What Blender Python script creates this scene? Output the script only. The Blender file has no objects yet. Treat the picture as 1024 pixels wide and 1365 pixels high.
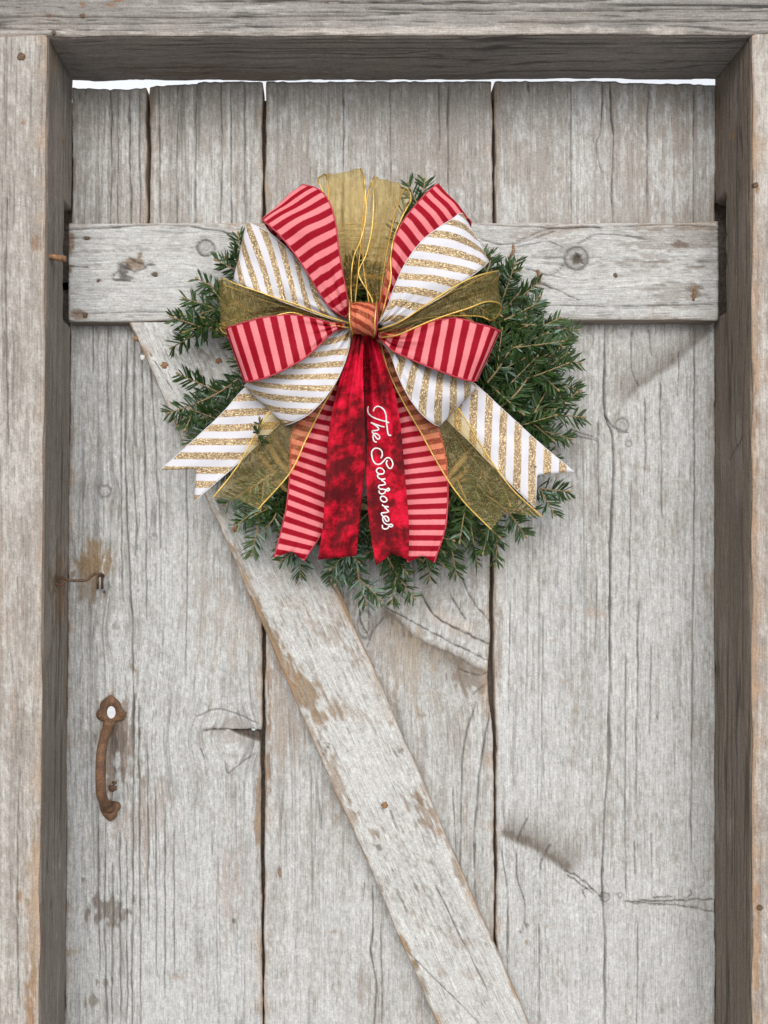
import bpy, math, random
import numpy as np
from mathutils import Vector

# ---------------------------------------------------------------- camera, sky, sun, exposure
SC = bpy.context.scene
COL = SC.collection
PX0, PY0, FPX = 445.0, 726.0, 1000.0          # principal point and focal length of the photograph (1024 x 1365)
ZB = 0.75                                     # height of the bottom edge of the picture above the ground


def P(px, py, t=0.0):
    """point t metres in front of the boards that is seen at (px, py); at the boards 1 px is 1 mm"""
    k = 1.0 - t
    x = (PX0 - 512 + (px - PX0) * k) / 1000.0
    z = ZB + (1365 - PY0 - (py - PY0) * k) / 1000.0
    return (x, -t, z)


cam_d = bpy.data.cameras.new('camera')
cam = bpy.data.objects.new('camera', cam_d)
COL.objects.link(cam)
cam.location = P(PX0, PY0, 1.0)
cam.rotation_euler = (math.radians(90), 0, 0)
cam_d.sensor_fit = 'VERTICAL'
cam_d.sensor_height = 36.0
cam_d.lens = 36.0 * FPX / 1365.0
cam_d.shift_x = (512 - PX0) / 1365.0
cam_d.shift_y = (PY0 - 682.5) / 1365.0
cam_d.clip_start = 0.01
cam_d.clip_end = 20000
SC.camera = cam

SUN_EL, SUN_AZ = math.radians(33), math.radians(-22)   # azimuth from straight in front of the door, minus = left
world = bpy.data.worlds.new('World')
SC.world = world
world.use_nodes = True
wn = world.node_tree
bg = wn.nodes['Background']
sky = wn.nodes.new('ShaderNodeTexSky')
sky.sky_type = 'NISHITA'
sky.sun_disc = False
sky.sun_elevation = SUN_EL
sky.sun_rotation = math.pi + SUN_AZ
sky.air_density = 1.0
sky.dust_density = 1.5
sky.ozone_density = 0.4
ov = wn.nodes.new('ShaderNodeHueSaturation')      # overcast: a nearly white sky
ov.inputs['Saturation'].default_value = 0.16
wn.links.new(sky.outputs[0], ov.inputs['Color'])
wn.links.new(ov.outputs[0], bg.inputs[0])
bg.inputs[1].default_value = 0.15
sun_d = bpy.data.lights.new('sun', 'SUN')
sun_d.energy = 1.2
sun_d.angle = math.radians(36)
sun_d.color = (1.0, 0.955, 0.90)
sun = bpy.data.objects.new('sun', sun_d)
COL.objects.link(sun)
sdir = Vector((math.sin(SUN_AZ) * math.cos(SUN_EL), -math.cos(SUN_AZ) * math.cos(SUN_EL), math.sin(SUN_EL)))
sun.rotation_euler = (-sdir).to_track_quat('-Z', 'Y').to_euler()
sun.location = (-1, -4, 4)
SC.view_settings.view_transform = 'Standard'
SC.view_settings.look = 'None'
SC.view_settings.exposure = 1.12
SC.view_settings.gamma = 1.0
SC.view_settings.use_curve_mapping = False
SC.render.engine = 'CYCLES'
SC.cycles.transparent_max_bounces = 16
SC.cycles.use_denoising = True

# ---------------------------------------------------------------- small helpers
U32 = np.uint32


def _hash(xi, yi, seed):
    h = xi.astype(np.int64) * 374761393 + yi.astype(np.int64) * 668265263 + int(seed) * 144269504
    h = h & 0xffffffff
    h = ((h ^ (h >> 13)) * 1274126177) & 0xffffffff
    h = h ^ (h >> 16)
    h = (h * 2246822519) & 0xffffffff
    h = h ^ (h >> 15)
    return h.astype(np.float64) / 4294967296.0


def vn(x, y, seed=0):
    """value noise 0..1"""
    x, y = np.broadcast_arrays(np.asarray(x, float), np.asarray(y, float))
    xi, yi = np.floor(x), np.floor(y)
    fx, fy = x - xi, y - yi
    fx = fx * fx * (3 - 2 * fx)
    fy = fy * fy * (3 - 2 * fy)
    a, b = _hash(xi, yi, seed), _hash(xi + 1, yi, seed)
    c, d = _hash(xi, yi + 1, seed), _hash(xi + 1, yi + 1, seed)
    return (a * (1 - fx) + b * fx) * (1 - fy) + (c * (1 - fx) + d * fx) * fy


def fbm(x, y, seed=0, o=3):
    s, a, n = 0, 1.0, 0
    for i in range(o):
        s = s + a * vn(np.asarray(x) * 2 ** i, np.asarray(y) * 2 ** i, seed + 17 * i)
        n += a
        a *= 0.55
    return s / n


def sst(a, b, x):
    t = np.clip((x - a) / (b - a), 0, 1)
    return t * t * (3 - 2 * t)


def lerp(a, b, t):
    return a + (b - a) * t


def mixc(c, col, m):
    return c + (np.asarray(col) - c) * m[..., None]


def mesh_obj(name, verts, faces, mat=None, parent=None, smooth=True, uv=None, col=None):
    """verts (n,3) array, faces (m,4) or (m,3) array or list; uv and col per vertex"""
    me = bpy.data.meshes.new(name)
    verts = np.asarray(verts, np.float32)
    if isinstance(faces, np.ndarray):
        n, k = faces.shape
        me.vertices.add(len(verts))
        me.vertices.foreach_set('co', verts.ravel())
        me.loops.add(n * k)
        me.loops.foreach_set('vertex_index', faces.astype(np.int32).ravel())
        me.polygons.add(n)
        me.polygons.foreach_set('loop_start', np.arange(0, n * k, k, dtype=np.int32))
        me.update(calc_edges=True)
    else:
        me.from_pydata(verts.tolist(), [], [list(map(int, f)) for f in faces])
    me.validate()
    if uv is not None:
        li = np.empty(len(me.loops), np.int32)
        me.loops.foreach_get('vertex_index', li)
        l = me.uv_layers.new(name='grain')
        l.data.foreach_set('uv', np.asarray(uv, np.float32)[li].ravel())
    if col is not None:
        at = me.color_attributes.new('Col', 'FLOAT_COLOR', 'POINT')
        c4 = np.ones((len(verts), 4), np.float32)
        c4[:, :3] = col
        at.data.foreach_set('color', c4.ravel())
    if smooth:
        me.polygons.foreach_set('use_smooth', np.ones(len(me.polygons), bool))
    if mat:
        me.materials.append(mat)
    me.update()
    o = bpy.data.objects.new(name, me)
    COL.objects.link(o)
    if parent:
        o.parent = parent
        o.matrix_parent_inverse = parent.matrix_world.inverted()
    return o


def empty(name, loc, label, cat, group=None, kind='thing'):
    o = bpy.data.objects.new(name, None)
    COL.objects.link(o)
    o.location = loc
    o.empty_display_size = 0.05
    o['label'] = label
    o['category'] = cat
    if kind:
        o['kind'] = kind
    if group:
        o['group'] = group
    bpy.context.view_layer.update()
    return o


def smooth_path(pts, n):
    pts = np.asarray(pts, float)
    return cr(pts, np.linspace(0, len(pts) - 1, n))


def cr(pts, s):
    """Catmull-Rom through pts (n,d) at float parameters s"""
    pts = np.asarray(pts, float)
    n = len(pts)
    s = np.clip(s, 0, n - 1 - 1e-9)
    i = np.floor(s).astype(int)
    f = (s - i)[..., None]
    ext = np.vstack([2 * pts[0] - pts[1], pts, 2 * pts[-1] - pts[-2]])
    p0, p1, p2, p3 = ext[i], ext[i + 1], ext[i + 2], ext[i + 3]
    return 0.5 * ((2 * p1) + (-p0 + p2) * f + (2 * p0 - 5 * p1 + 4 * p2 - p3) * f ** 2 + (-p0 + 3 * p1 - 3 * p2 + p3) * f ** 3)


def tube_arrays(path, rad, sides=8, flat=None, twist=0.0):
    """tube round a path (n,3), rad scalar or (n,); returns verts, quads"""
    path = np.asarray(path, float)
    n = len(path)
    rad = np.broadcast_to(np.asarray(rad, float), (n,))
    tan = np.gradient(path, axis=0)
    tan /= np.linalg.norm(tan, axis=1)[:, None] + 1e-12
    up = np.array([0.13, -0.97, 0.21])
    a = np.cross(tan, up)
    a /= np.linalg.norm(a, axis=1)[:, None] + 1e-12
    b = np.cross(a, tan)
    ang = np.linspace(0, 2 * np.pi, sides, endpoint=False)
    th = ang[None, :] + twist * np.arange(n)[:, None]
    v = path[:, None, :] + rad[:, None, None] * (np.cos(th)[..., None] * a[:, None, :] + (flat or 1.0) * np.sin(th)[..., None] * b[:, None, :])
    i = np.arange(n - 1)[:, None] * sides
    j = np.arange(sides)[None, :]
    j2 = (j + 1) % sides
    q = np.stack([i + j, i + j2, i + sides + j2, i + sides + j], -1).reshape(-1, 4)
    v = v.reshape(-1, 3)
    # close both ends with a collapsed cap
    v = np.vstack([v, path[0], path[-1]])
    c0, c1 = len(v) - 2, len(v) - 1
    jj = np.arange(sides)
    k = (jj + 1) % sides
    cap0 = np.stack([np.full(sides, c0), k, jj, np.full(sides, c0)], -1)[:, :3]
    base = (n - 1) * sides
    cap1 = np.stack([np.full(sides, c1), base + jj, base + k], -1)
    return v, q, np.vstack([cap0, cap1])


class MB:
    """collects pieces for one mesh"""
    def __init__(s):
        s.v, s.f, s.n = [], [], 0

    def add(s, v, *fs):
        for f in fs:
            s.f += [[int(i) + s.n for i in q] for q in f]
        s.v.append(np.asarray(v, float))
        s.n += len(v)

    def tube(s, path, rad, sides=8, **k):
        v, q, c = tube_arrays(path, rad, sides, **k)
        s.add(v, q, c)

    def build(s, name, mat, parent=None, smooth=True):
        return mesh_obj(name, np.vstack(s.v), s.f, mat, parent, smooth)


# ---------------------------------------------------------------- materials
def new_mat(name):
    m = bpy.data.materials.new(name)
    m.use_nodes = True
    nt = m.node_tree
    return m, nt, nt.nodes['Principled BSDF'], nt.nodes, nt.links


def math_node(nt, op, a, b=None, c=None):
    n = nt.nodes.new('ShaderNodeMath')
    n.operation = op
    for i, x in enumerate((a, b, c)):
        if x is None:
            continue
        if isinstance(x, (int, float)):
            n.inputs[i].default_value = x
        else:
            nt.links.new(x, n.inputs[i])
    return n.outputs[0]


def noise_node(nt, vec, scale, detail=2.0, rough=0.5, dim='3D'):
    n = nt.nodes.new('ShaderNodeTexNoise')
    n.noise_dimensions = dim
    n.inputs['Scale'].default_value = scale
    n.inputs['Detail'].default_value = detail
    n.inputs['Roughness'].default_value = rough
    if vec is not None:
        nt.links.new(vec, n.inputs['Vector'])
    return n.outputs['Fac']


def map_node(nt, vec, scale, loc=(0, 0, 0), rot=(0, 0, 0)):
    n = nt.nodes.new('ShaderNodeMapping')
    n.inputs['Scale'].default_value = scale
    n.inputs['Location'].default_value = loc
    n.inputs['Rotation'].default_value = rot
    nt.links.new(vec, n.inputs['Vector'])
    return n.outputs[0]


def ramp(nt, fac, stops):
    n = nt.nodes.new('ShaderNodeValToRGB')
    e = n.color_ramp.elements
    while len(e) < len(stops):
        e.new(0.5)
    for k, (p, c) in enumerate(stops):
        e[k].position = p
        e[k].color = c if len(c) == 4 else (*c, 1)
    nt.links.new(fac, n.inputs[0])
    return n.outputs[0]


def mix_rgb(nt, fac, a, b, mode='MIX'):
    n = nt.nodes.new('ShaderNodeMix')
    n.data_type = 'RGBA'
    n.blend_type = mode
    for sock, x in ((n.inputs[0], fac), (n.inputs[6], a), (n.inputs[7], b)):
        if isinstance(x, (int, float)):
            sock.default_value = x
        elif isinstance(x, tuple):
            sock.default_value = (*x, 1) if len(x) == 3 else x
        else:
            nt.links.new(x, sock)
    return n.outputs[2]


def bump(nt, h, strength, dist, normal=None):
    n = nt.nodes.new('ShaderNodeBump')
    n.inputs['Strength'].default_value = strength
    n.inputs['Distance'].default_value = dist
    nt.links.new(h, n.inputs['Height'])
    if normal is not None:
        nt.links.new(normal, n.inputs['Normal'])
    return n.outputs[0]


def uvnode(nt):
    n = nt.nodes.new('ShaderNodeUVMap')
    n.uv_map = 'grain'
    return n.outputs[0]


def make_wood():
    m, nt, bs, N, L = new_mat('weathered_wood')
    at = N.new('ShaderNodeAttribute')
    at.attribute_name = 'Col'
    uv = uvnode(nt)
    fibre = noise_node(nt, map_node(nt, uv, (900, 28, 1)), 1.0, 3, 0.6, '2D')
    fibre2 = noise_node(nt, map_node(nt, uv, (420, 9, 1), (3, 7, 0)), 1.0, 2, 0.5, '2D')
    tc = N.new('ShaderNodeTexCoord').outputs['Object']
    speck = noise_node(nt, tc, 430, 4, 0.75)
    flake = noise_node(nt, map_node(nt, uv, (260, 90, 1), (1, 2, 0)), 1.0, 4, 0.7, '2D')
    hsum = math_node(nt, 'ADD', math_node(nt, 'MULTIPLY', fibre, 0.55), math_node(nt, 'MULTIPLY', speck, 0.45))
    hsum = math_node(nt, 'ADD', hsum, math_node(nt, 'MULTIPLY', flake, 0.4))
    f1 = math_node(nt, 'MULTIPLY_ADD', fibre, 0.50, 0.75)
    f2 = math_node(nt, 'MULTIPLY_ADD', fibre2, 0.20, 0.90)
    f3 = math_node(nt, 'MULTIPLY_ADD', speck, 1.35, 0.325)
    f4 = math_node(nt, 'MULTIPLY_ADD', flake, 0.22, 0.89)
    k = math_node(nt, 'MULTIPLY', math_node(nt, 'MULTIPLY', f1, f2), math_node(nt, 'MULTIPLY', f3, f4))
    crev = ramp(nt, fibre, [(0.28, (0.66, 0.64, 0.62)), (0.40, (1, 1, 1))])
    c = mix_rgb(nt, 1.0, at.outputs['Color'], crev, 'MULTIPLY')
    v = N.new('ShaderNodeVectorMath')
    v.operation = 'SCALE'
    L.new(c, v.inputs[0])
    L.new(k, v.inputs['Scale'])
    L.new(v.outputs[0], bs.inputs['Base Color'])
    bs.inputs['Roughness'].default_value = 0.86
    bs.inputs['Specular IOR Level'].default_value = 0.25
    L.new(bump(nt, hsum, 0.9, 0.0013), bs.inputs['Normal'])
    return m


def make_rust(name, a=(0.070, 0.034, 0.016), b=(0.130, 0.064, 0.028), sc=450, metallic=0.25):
    m, nt, bs, N, L = new_mat(name)
    tc = N.new('ShaderNodeTexCoord').outputs['Object']
    n1 = noise_node(nt, tc, sc, 4, 0.7)
    n2 = noise_node(nt, tc, sc * 0.25, 2, 0.5)
    f = math_node(nt, 'ADD', math_node(nt, 'MULTIPLY', n1, 0.6), math_node(nt, 'MULTIPLY', n2, 0.4))
    c = ramp(nt, f, [(0.36, (0.05, 0.024, 0.012)), (0.47, a), (0.62, b)])
    L.new(c, bs.inputs['Base Color'])
    bs.inputs['Roughness'].default_value = 0.75
    bs.inputs['Metallic'].default_value = metallic
    L.new(bump(nt, n1, 0.8, 0.0012), bs.inputs['Normal'])
    return m


def weave(nt, uv, s=1700):
    w1 = N_wave(nt, uv, s, 0)
    w2 = N_wave(nt, uv, s, 1)
    return math_node(nt, 'ADD', w1, w2)


def N_wave(nt, uv, s, axis):
    sep = nt.nodes.new('ShaderNodeSeparateXYZ')
    nt.links.new(uv, sep.inputs[0])
    return math_node(nt, 'SINE', math_node(nt, 'MULTIPLY', sep.outputs[axis], s * 2.0))


def stripe_fac(nt, uv, period, duty=0.5, soft=0.05, off=0.0):
    """0..1 across a stripe, uv.x in metres"""
    sep = nt.nodes.new('ShaderNodeSeparateXYZ')
    nt.links.new(uv, sep.inputs[0])
    wob = noise_node(nt, map_node(nt, uv, (300, 300, 1)), 1.0, 1, 0.5, '2D')
    x = math_node(nt, 'ADD', sep.outputs[0], math_node(nt, 'MULTIPLY_ADD', wob, 0.0006, -0.0003))
    fr = math_node(nt, 'FRACT', math_node(nt, 'ADD', math_node(nt, 'DIVIDE', x, period), 50.0 + off))
    tri = math_node(nt, 'ABSOLUTE', math_node(nt, 'SUBTRACT', fr, 0.5))     # 0 at middle .. .5
    mr = nt.nodes.new('ShaderNodeMapRange')
    nt.links.new(tri, mr.inputs[0])
    mr.inputs[1].default_value = duty / 2 - soft / 2
    mr.inputs[2].default_value = duty / 2 + soft / 2
    mr.inputs[3].default_value = 1.0
    mr.inputs[4].default_value = 0.0
    return mr.outputs[0]


def make_red_stripe():
    m, nt, bs, N, L = new_mat('red_pink_stripe_ribbon')
    uv = uvnode(nt)
    f = stripe_fac(nt, uv, 0.0130, 0.52, 0.06)
    n = noise_node(nt, map_node(nt, uv, (900, 900, 1)), 1.0, 2, 0.5, '2D')
    red = mix_rgb(nt, n, (0.148, 0.0005, 0.006), (0.195, 0.001, 0.009))
    pink = mix_rgb(nt, n, (0.425, 0.110, 0.122), (0.485, 0.142, 0.152))
    L.new(mix_rgb(nt, f, pink, red), bs.inputs['Base Color'])
    rg = math_node(nt, 'MULTIPLY_ADD', f, 0.22, 0.42)
    L.new(rg, bs.inputs['Roughness'])
    bs.inputs['Specular IOR Level'].default_value = 0.07
    L.new(bump(nt, weave(nt, uv, 2600), 0.25, 0.0003), bs.inputs['Normal'])
    return m


def make_white_gold():
    m, nt, bs, N, L = new_mat('white_gold_glitter_ribbon')
    uv = uvnode(nt)
    f = stripe_fac(nt, uv, 0.0255, 0.50, 0.05)
    vo = N.new('ShaderNodeTexVoronoi')
    vo.voronoi_dimensions = '2D'
    vo.inputs['Scale'].default_value = 1350
    L.new(uv, vo.inputs['Vector'])
    sp = N.new('ShaderNodeSeparateColor')
    L.new(vo.outputs['Color'], sp.inputs[0])
    gold = ramp(nt, sp.outputs[0], [(0.0, (0.15, 0.098, 0.052)), (0.45, (0.225, 0.155, 0.088)), (0.8, (0.31, 0.228, 0.128)), (0.98, (0.66, 0.55, 0.33))])
    L.new(mix_rgb(nt, f, (0.365, 0.360, 0.385), gold), bs.inputs['Base Color'])
    met = math_node(nt, 'MULTIPLY', f, math_node(nt, 'MULTIPLY', sp.outputs[1], 0.75))
    L.new(met, bs.inputs['Metallic'])
    L.new(math_node(nt, 'MULTIPLY_ADD', f, -0.30, 0.65), bs.inputs['Roughness'])
    bs.inputs['Specular IOR Level'].default_value = 0.3
    n = N.new('ShaderNodeNormalMap')
    # glitter flakes tip every which way
    cmb = N.new('ShaderNodeCombineColor')
    L.new(math_node(nt, 'MULTIPLY_ADD', math_node(nt, 'MULTIPLY', f, math_node(nt, 'SUBTRACT', sp.outputs[1], 0.5)), 0.55, 0.5), cmb.inputs[0])
    L.new(math_node(nt, 'MULTIPLY_ADD', math_node(nt, 'MULTIPLY', f, math_node(nt, 'SUBTRACT', sp.outputs[2], 0.5)), 0.55, 0.5), cmb.inputs[1])
    cmb.inputs[2].default_value = 1.0
    n.uv_map = 'grain'
    L.new(cmb.outputs[0], n.inputs['Color'])
    L.new(bump(nt, weave(nt, uv, 2400), 0.12, 0.0003, n.outputs[0]), bs.inputs['Normal'])
    return m


def make_organza():
    m, nt, bs, N, L = new_mat('sheer_gold_organza')
    uv = uvnode(nt)
    st = noise_node(nt, map_node(nt, uv, (60, 900, 1)), 1.0, 3, 0.6, '2D')
    st2 = noise_node(nt, map_node(nt, uv, (900, 120, 1)), 1.0, 2, 0.6, '2D')
    cr_ = noise_node(nt, map_node(nt, uv, (38, 60, 1)), 1.0, 3, 0.6, '2D')
    c = ramp(nt, math_node(nt, 'ADD', math_node(nt, 'MULTIPLY', st, 0.6), math_node(nt, 'MULTIPLY', st2, 0.4)),
             [(0.35, (0.22, 0.162, 0.055)), (0.5, (0.33, 0.255, 0.105)), (0.66, (0.60, 0.49, 0.26))])
    L.new(c, bs.inputs['Base Color'])
    bs.inputs['Metallic'].default_value = 0.28
    bs.inputs['Roughness'].default_value = 0.28
    bs.inputs['Specular IOR Level'].default_value = 0.25
    h = math_node(nt, 'ADD', math_node(nt, 'MULTIPLY', cr_, 2.2), math_node(nt, 'MULTIPLY', st, 0.25))
    L.new(bump(nt, h, 0.42, 0.004), bs.inputs['Normal'])
    tr = N.new('ShaderNodeBsdfTransparent')
    tr.inputs[0].default_value = (0.97, 0.88, 0.66, 1)
    mx = N.new('ShaderNodeMixShader')
    fac = math_node(nt, 'MULTIPLY_ADD', st2, 0.20, 0.035)
    L.new(fac, mx.inputs[0])
    L.new(tr.outputs[0], mx.inputs[1])
    L.new(bs.outputs[0], mx.inputs[2])
    L.new(mx.outputs[0], N['Material Output'].inputs[0])
    return m


def make_velvet():
    m, nt, bs, N, L = new_mat('crushed_red_velvet')
    uv = uvnode(nt)
    n1 = noise_node(nt, map_node(nt, uv, (58, 60, 1)), 1.0, 5, 0.68, '2D')
    n2 = noise_node(nt, map_node(nt, uv, (14, 20, 1), (4, 2, 0)), 1.0, 2, 0.5, '2D')
    fine = noise_node(nt, map_node(nt, uv, (1500, 1500, 1)), 1.0, 2, 0.6, '2D')
    f = math_node(nt, 'ADD', math_node(nt, 'MULTIPLY', n1, 0.62), math_node(nt, 'MULTIPLY', n2, 0.38))
    f = math_node(nt, 'ADD', f, math_node(nt, 'MULTIPLY_ADD', fine, 0.10, -0.05))
    c = ramp(nt, f, [(0.38, (0.052, 0.001, 0.003)), (0.46, (0.105, 0.001, 0.004)), (0.52, (0.24, 0.001, 0.009)), (0.64, (0.43, 0.003, 0.023))])  # sheen of the crushed pile painted in as bright and dark reds
    L.new(c, bs.inputs['Base Color'])
    bs.inputs['Roughness'].default_value = 0.7
    bs.inputs['Specular IOR Level'].default_value = 0.1
    bs.inputs['Sheen Weight'].default_value = 0.12
    bs.inputs['Sheen Roughness'].default_value = 0.35
    bs.inputs['Sheen Tint'].default_value = (1.0, 0.12, 0.2, 1)
    h = math_node(nt, 'ADD', n1, math_node(nt, 'MULTIPLY', fine, 0.15))
    L.new(bump(nt, h, 0.5, 0.004), bs.inputs['Normal'])
    return m


def make_plain(name, col, rough=0.6, metal=0.0, var=0.15, sc=800, bmp=0.3):
    m, nt, bs, N, L = new_mat(name)
    tc = N.new('ShaderNodeTexCoord').outputs['Object']
    n = noise_node(nt, tc, sc, 3, 0.6)
    lo = tuple(c * (1 - var * 1.6) for c in col)
    hi = tuple(min(1, c * (1 + var)) for c in col)
    L.new(ramp(nt, n, [(0.35, lo), (0.65, hi)]), bs.inputs['Base Color'])
    bs.inputs['Roughness'].default_value = rough
    bs.inputs['Metallic'].default_value = metal
    if bmp:
        L.new(bump(nt, n, bmp, 0.0006), bs.inputs['Normal'])
    return m


def make_needle():
    m, nt, bs, N, L = new_mat('fir_needle')
    at = N.new('ShaderNodeAttribute')
    at.attribute_name = 'Col'
    tc = N.new('ShaderNodeTexCoord').outputs['Object']
    n = noise_node(nt, tc, 260, 2, 0.5)
    v = N.new('ShaderNodeVectorMath')
    v.operation = 'SCALE'
    L.new(at.outputs['Color'], v.inputs[0])
    L.new(math_node(nt, 'MULTIPLY_ADD', n, 0.7, 0.65), v.inputs['Scale'])
    L.new(v.outputs[0], bs.inputs['Base Color'])
    bs.inputs['Roughness'].default_value = 0.42
    bs.inputs['Specular IOR Level'].default_value = 0.20
    return m


M_WOOD = make_wood()
M_RUST = make_rust('rusty_iron')
M_RUSTD = make_rust('dark_rusty_iron', (0.06, 0.035, 0.022), (0.13, 0.075, 0.04), 600, 0.4)
M_NAIL = make_rust('rusty_nail', (0.13, 0.062, 0.025), (0.25, 0.13, 0.055), 900, 0.1)
M_PALE = make_plain('painted_nail', (0.36, 0.36, 0.35), 0.7)
M_STRIPE = make_red_stripe()
M_WHITE = make_white_gold()
M_GOLD = make_organza()
M_VELVET = make_velvet()
M_CORD = make_plain('gold_cord', (0.52, 0.345, 0.09), 0.32, 0.75, 0.35, 1500, 0.6)
M_REDCORD = make_plain('red_edge', (0.30, 0.008, 0.022), 0.55, 0.0, 0.3, 1600, 0.6)
M_WHITECORD = make_plain('white_edge', (0.41, 0.40, 0.425), 0.6, 0.0, 0.06, 1600, 0.3)
M_THREAD = make_plain('white_thread', (0.54, 0.505, 0.505), 0.55, 0.0, 0.12, 2200, 0.8)
M_NEEDLE = make_needle()
M_TWIG = make_plain('fir_twig', (0.18, 0.125, 0.055), 0.8, 0.0, 0.3, 700, 0.6)
M_LIGHT_STOP = make_plain('dark_light_stop', (0.10, 0.082, 0.066), 0.9, 0.0, 0.3, 300, 0.5)  # dark colour stands in for shade in the gaps and notches
M_GROUND = make_plain('bounce_ground', (0.46, 0.46, 0.46), 0.9, 0.0, 0.05, 6, 0.2)

# ---------------------------------------------------------------- ground: a pale sheet added to bounce light onto the door
gv = [(-6000, -6000, 0), (6000, -6000, 0), (6000, 6000, 0), (-6000, 6000, 0)]
ground = mesh_obj('ground', gv, [[0, 1, 2, 3]], M_GROUND, smooth=False)
ground['kind'] = 'structure'
ground['label'] = 'pale ground added in front of and behind the door for bounce light'

# ---------------------------------------------------------------- weathered boards
GREY_D, GREY_L = np.array((0.262, 0.256, 0.242)), np.array((0.366, 0.360, 0.342))
BROWN = np.array((0.205, 0.130, 0.075))
PAINT = np.array((0.436, 0.437, 0.424))


def seg_dist(A, L, pts):
    """distance to a polyline, signed side and position along it (0..1)"""
    best = np.full(A.shape, 1e9)
    side = np.zeros(A.shape)
    pos = np.zeros(A.shape)
    tot = sum(math.dist(pts[i], pts[i + 1]) for i in range(len(pts) - 1))
    acc = 0.0
    for i in range(len(pts) - 1):
        (a0, l0), (a1, l1) = pts[i], pts[i + 1]
        da, dl = a1 - a0, l1 - l0
        n2 = da * da + dl * dl
        t = np.clip(((A - a0) * da + (L - l0) * dl) / n2, 0, 1)
        d = np.hypot(A - a0 - t * da, L - l0 - t * dl)
        m = d < best
        best = np.where(m, d, best)
        side = np.where(m, np.sign(da * (L - l0) - dl * (A - a0)), side)
        pos = np.where(m, (acc + t * math.sqrt(n2)) / tot, pos)
        acc += math.sqrt(n2)
    return best, side, pos


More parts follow.
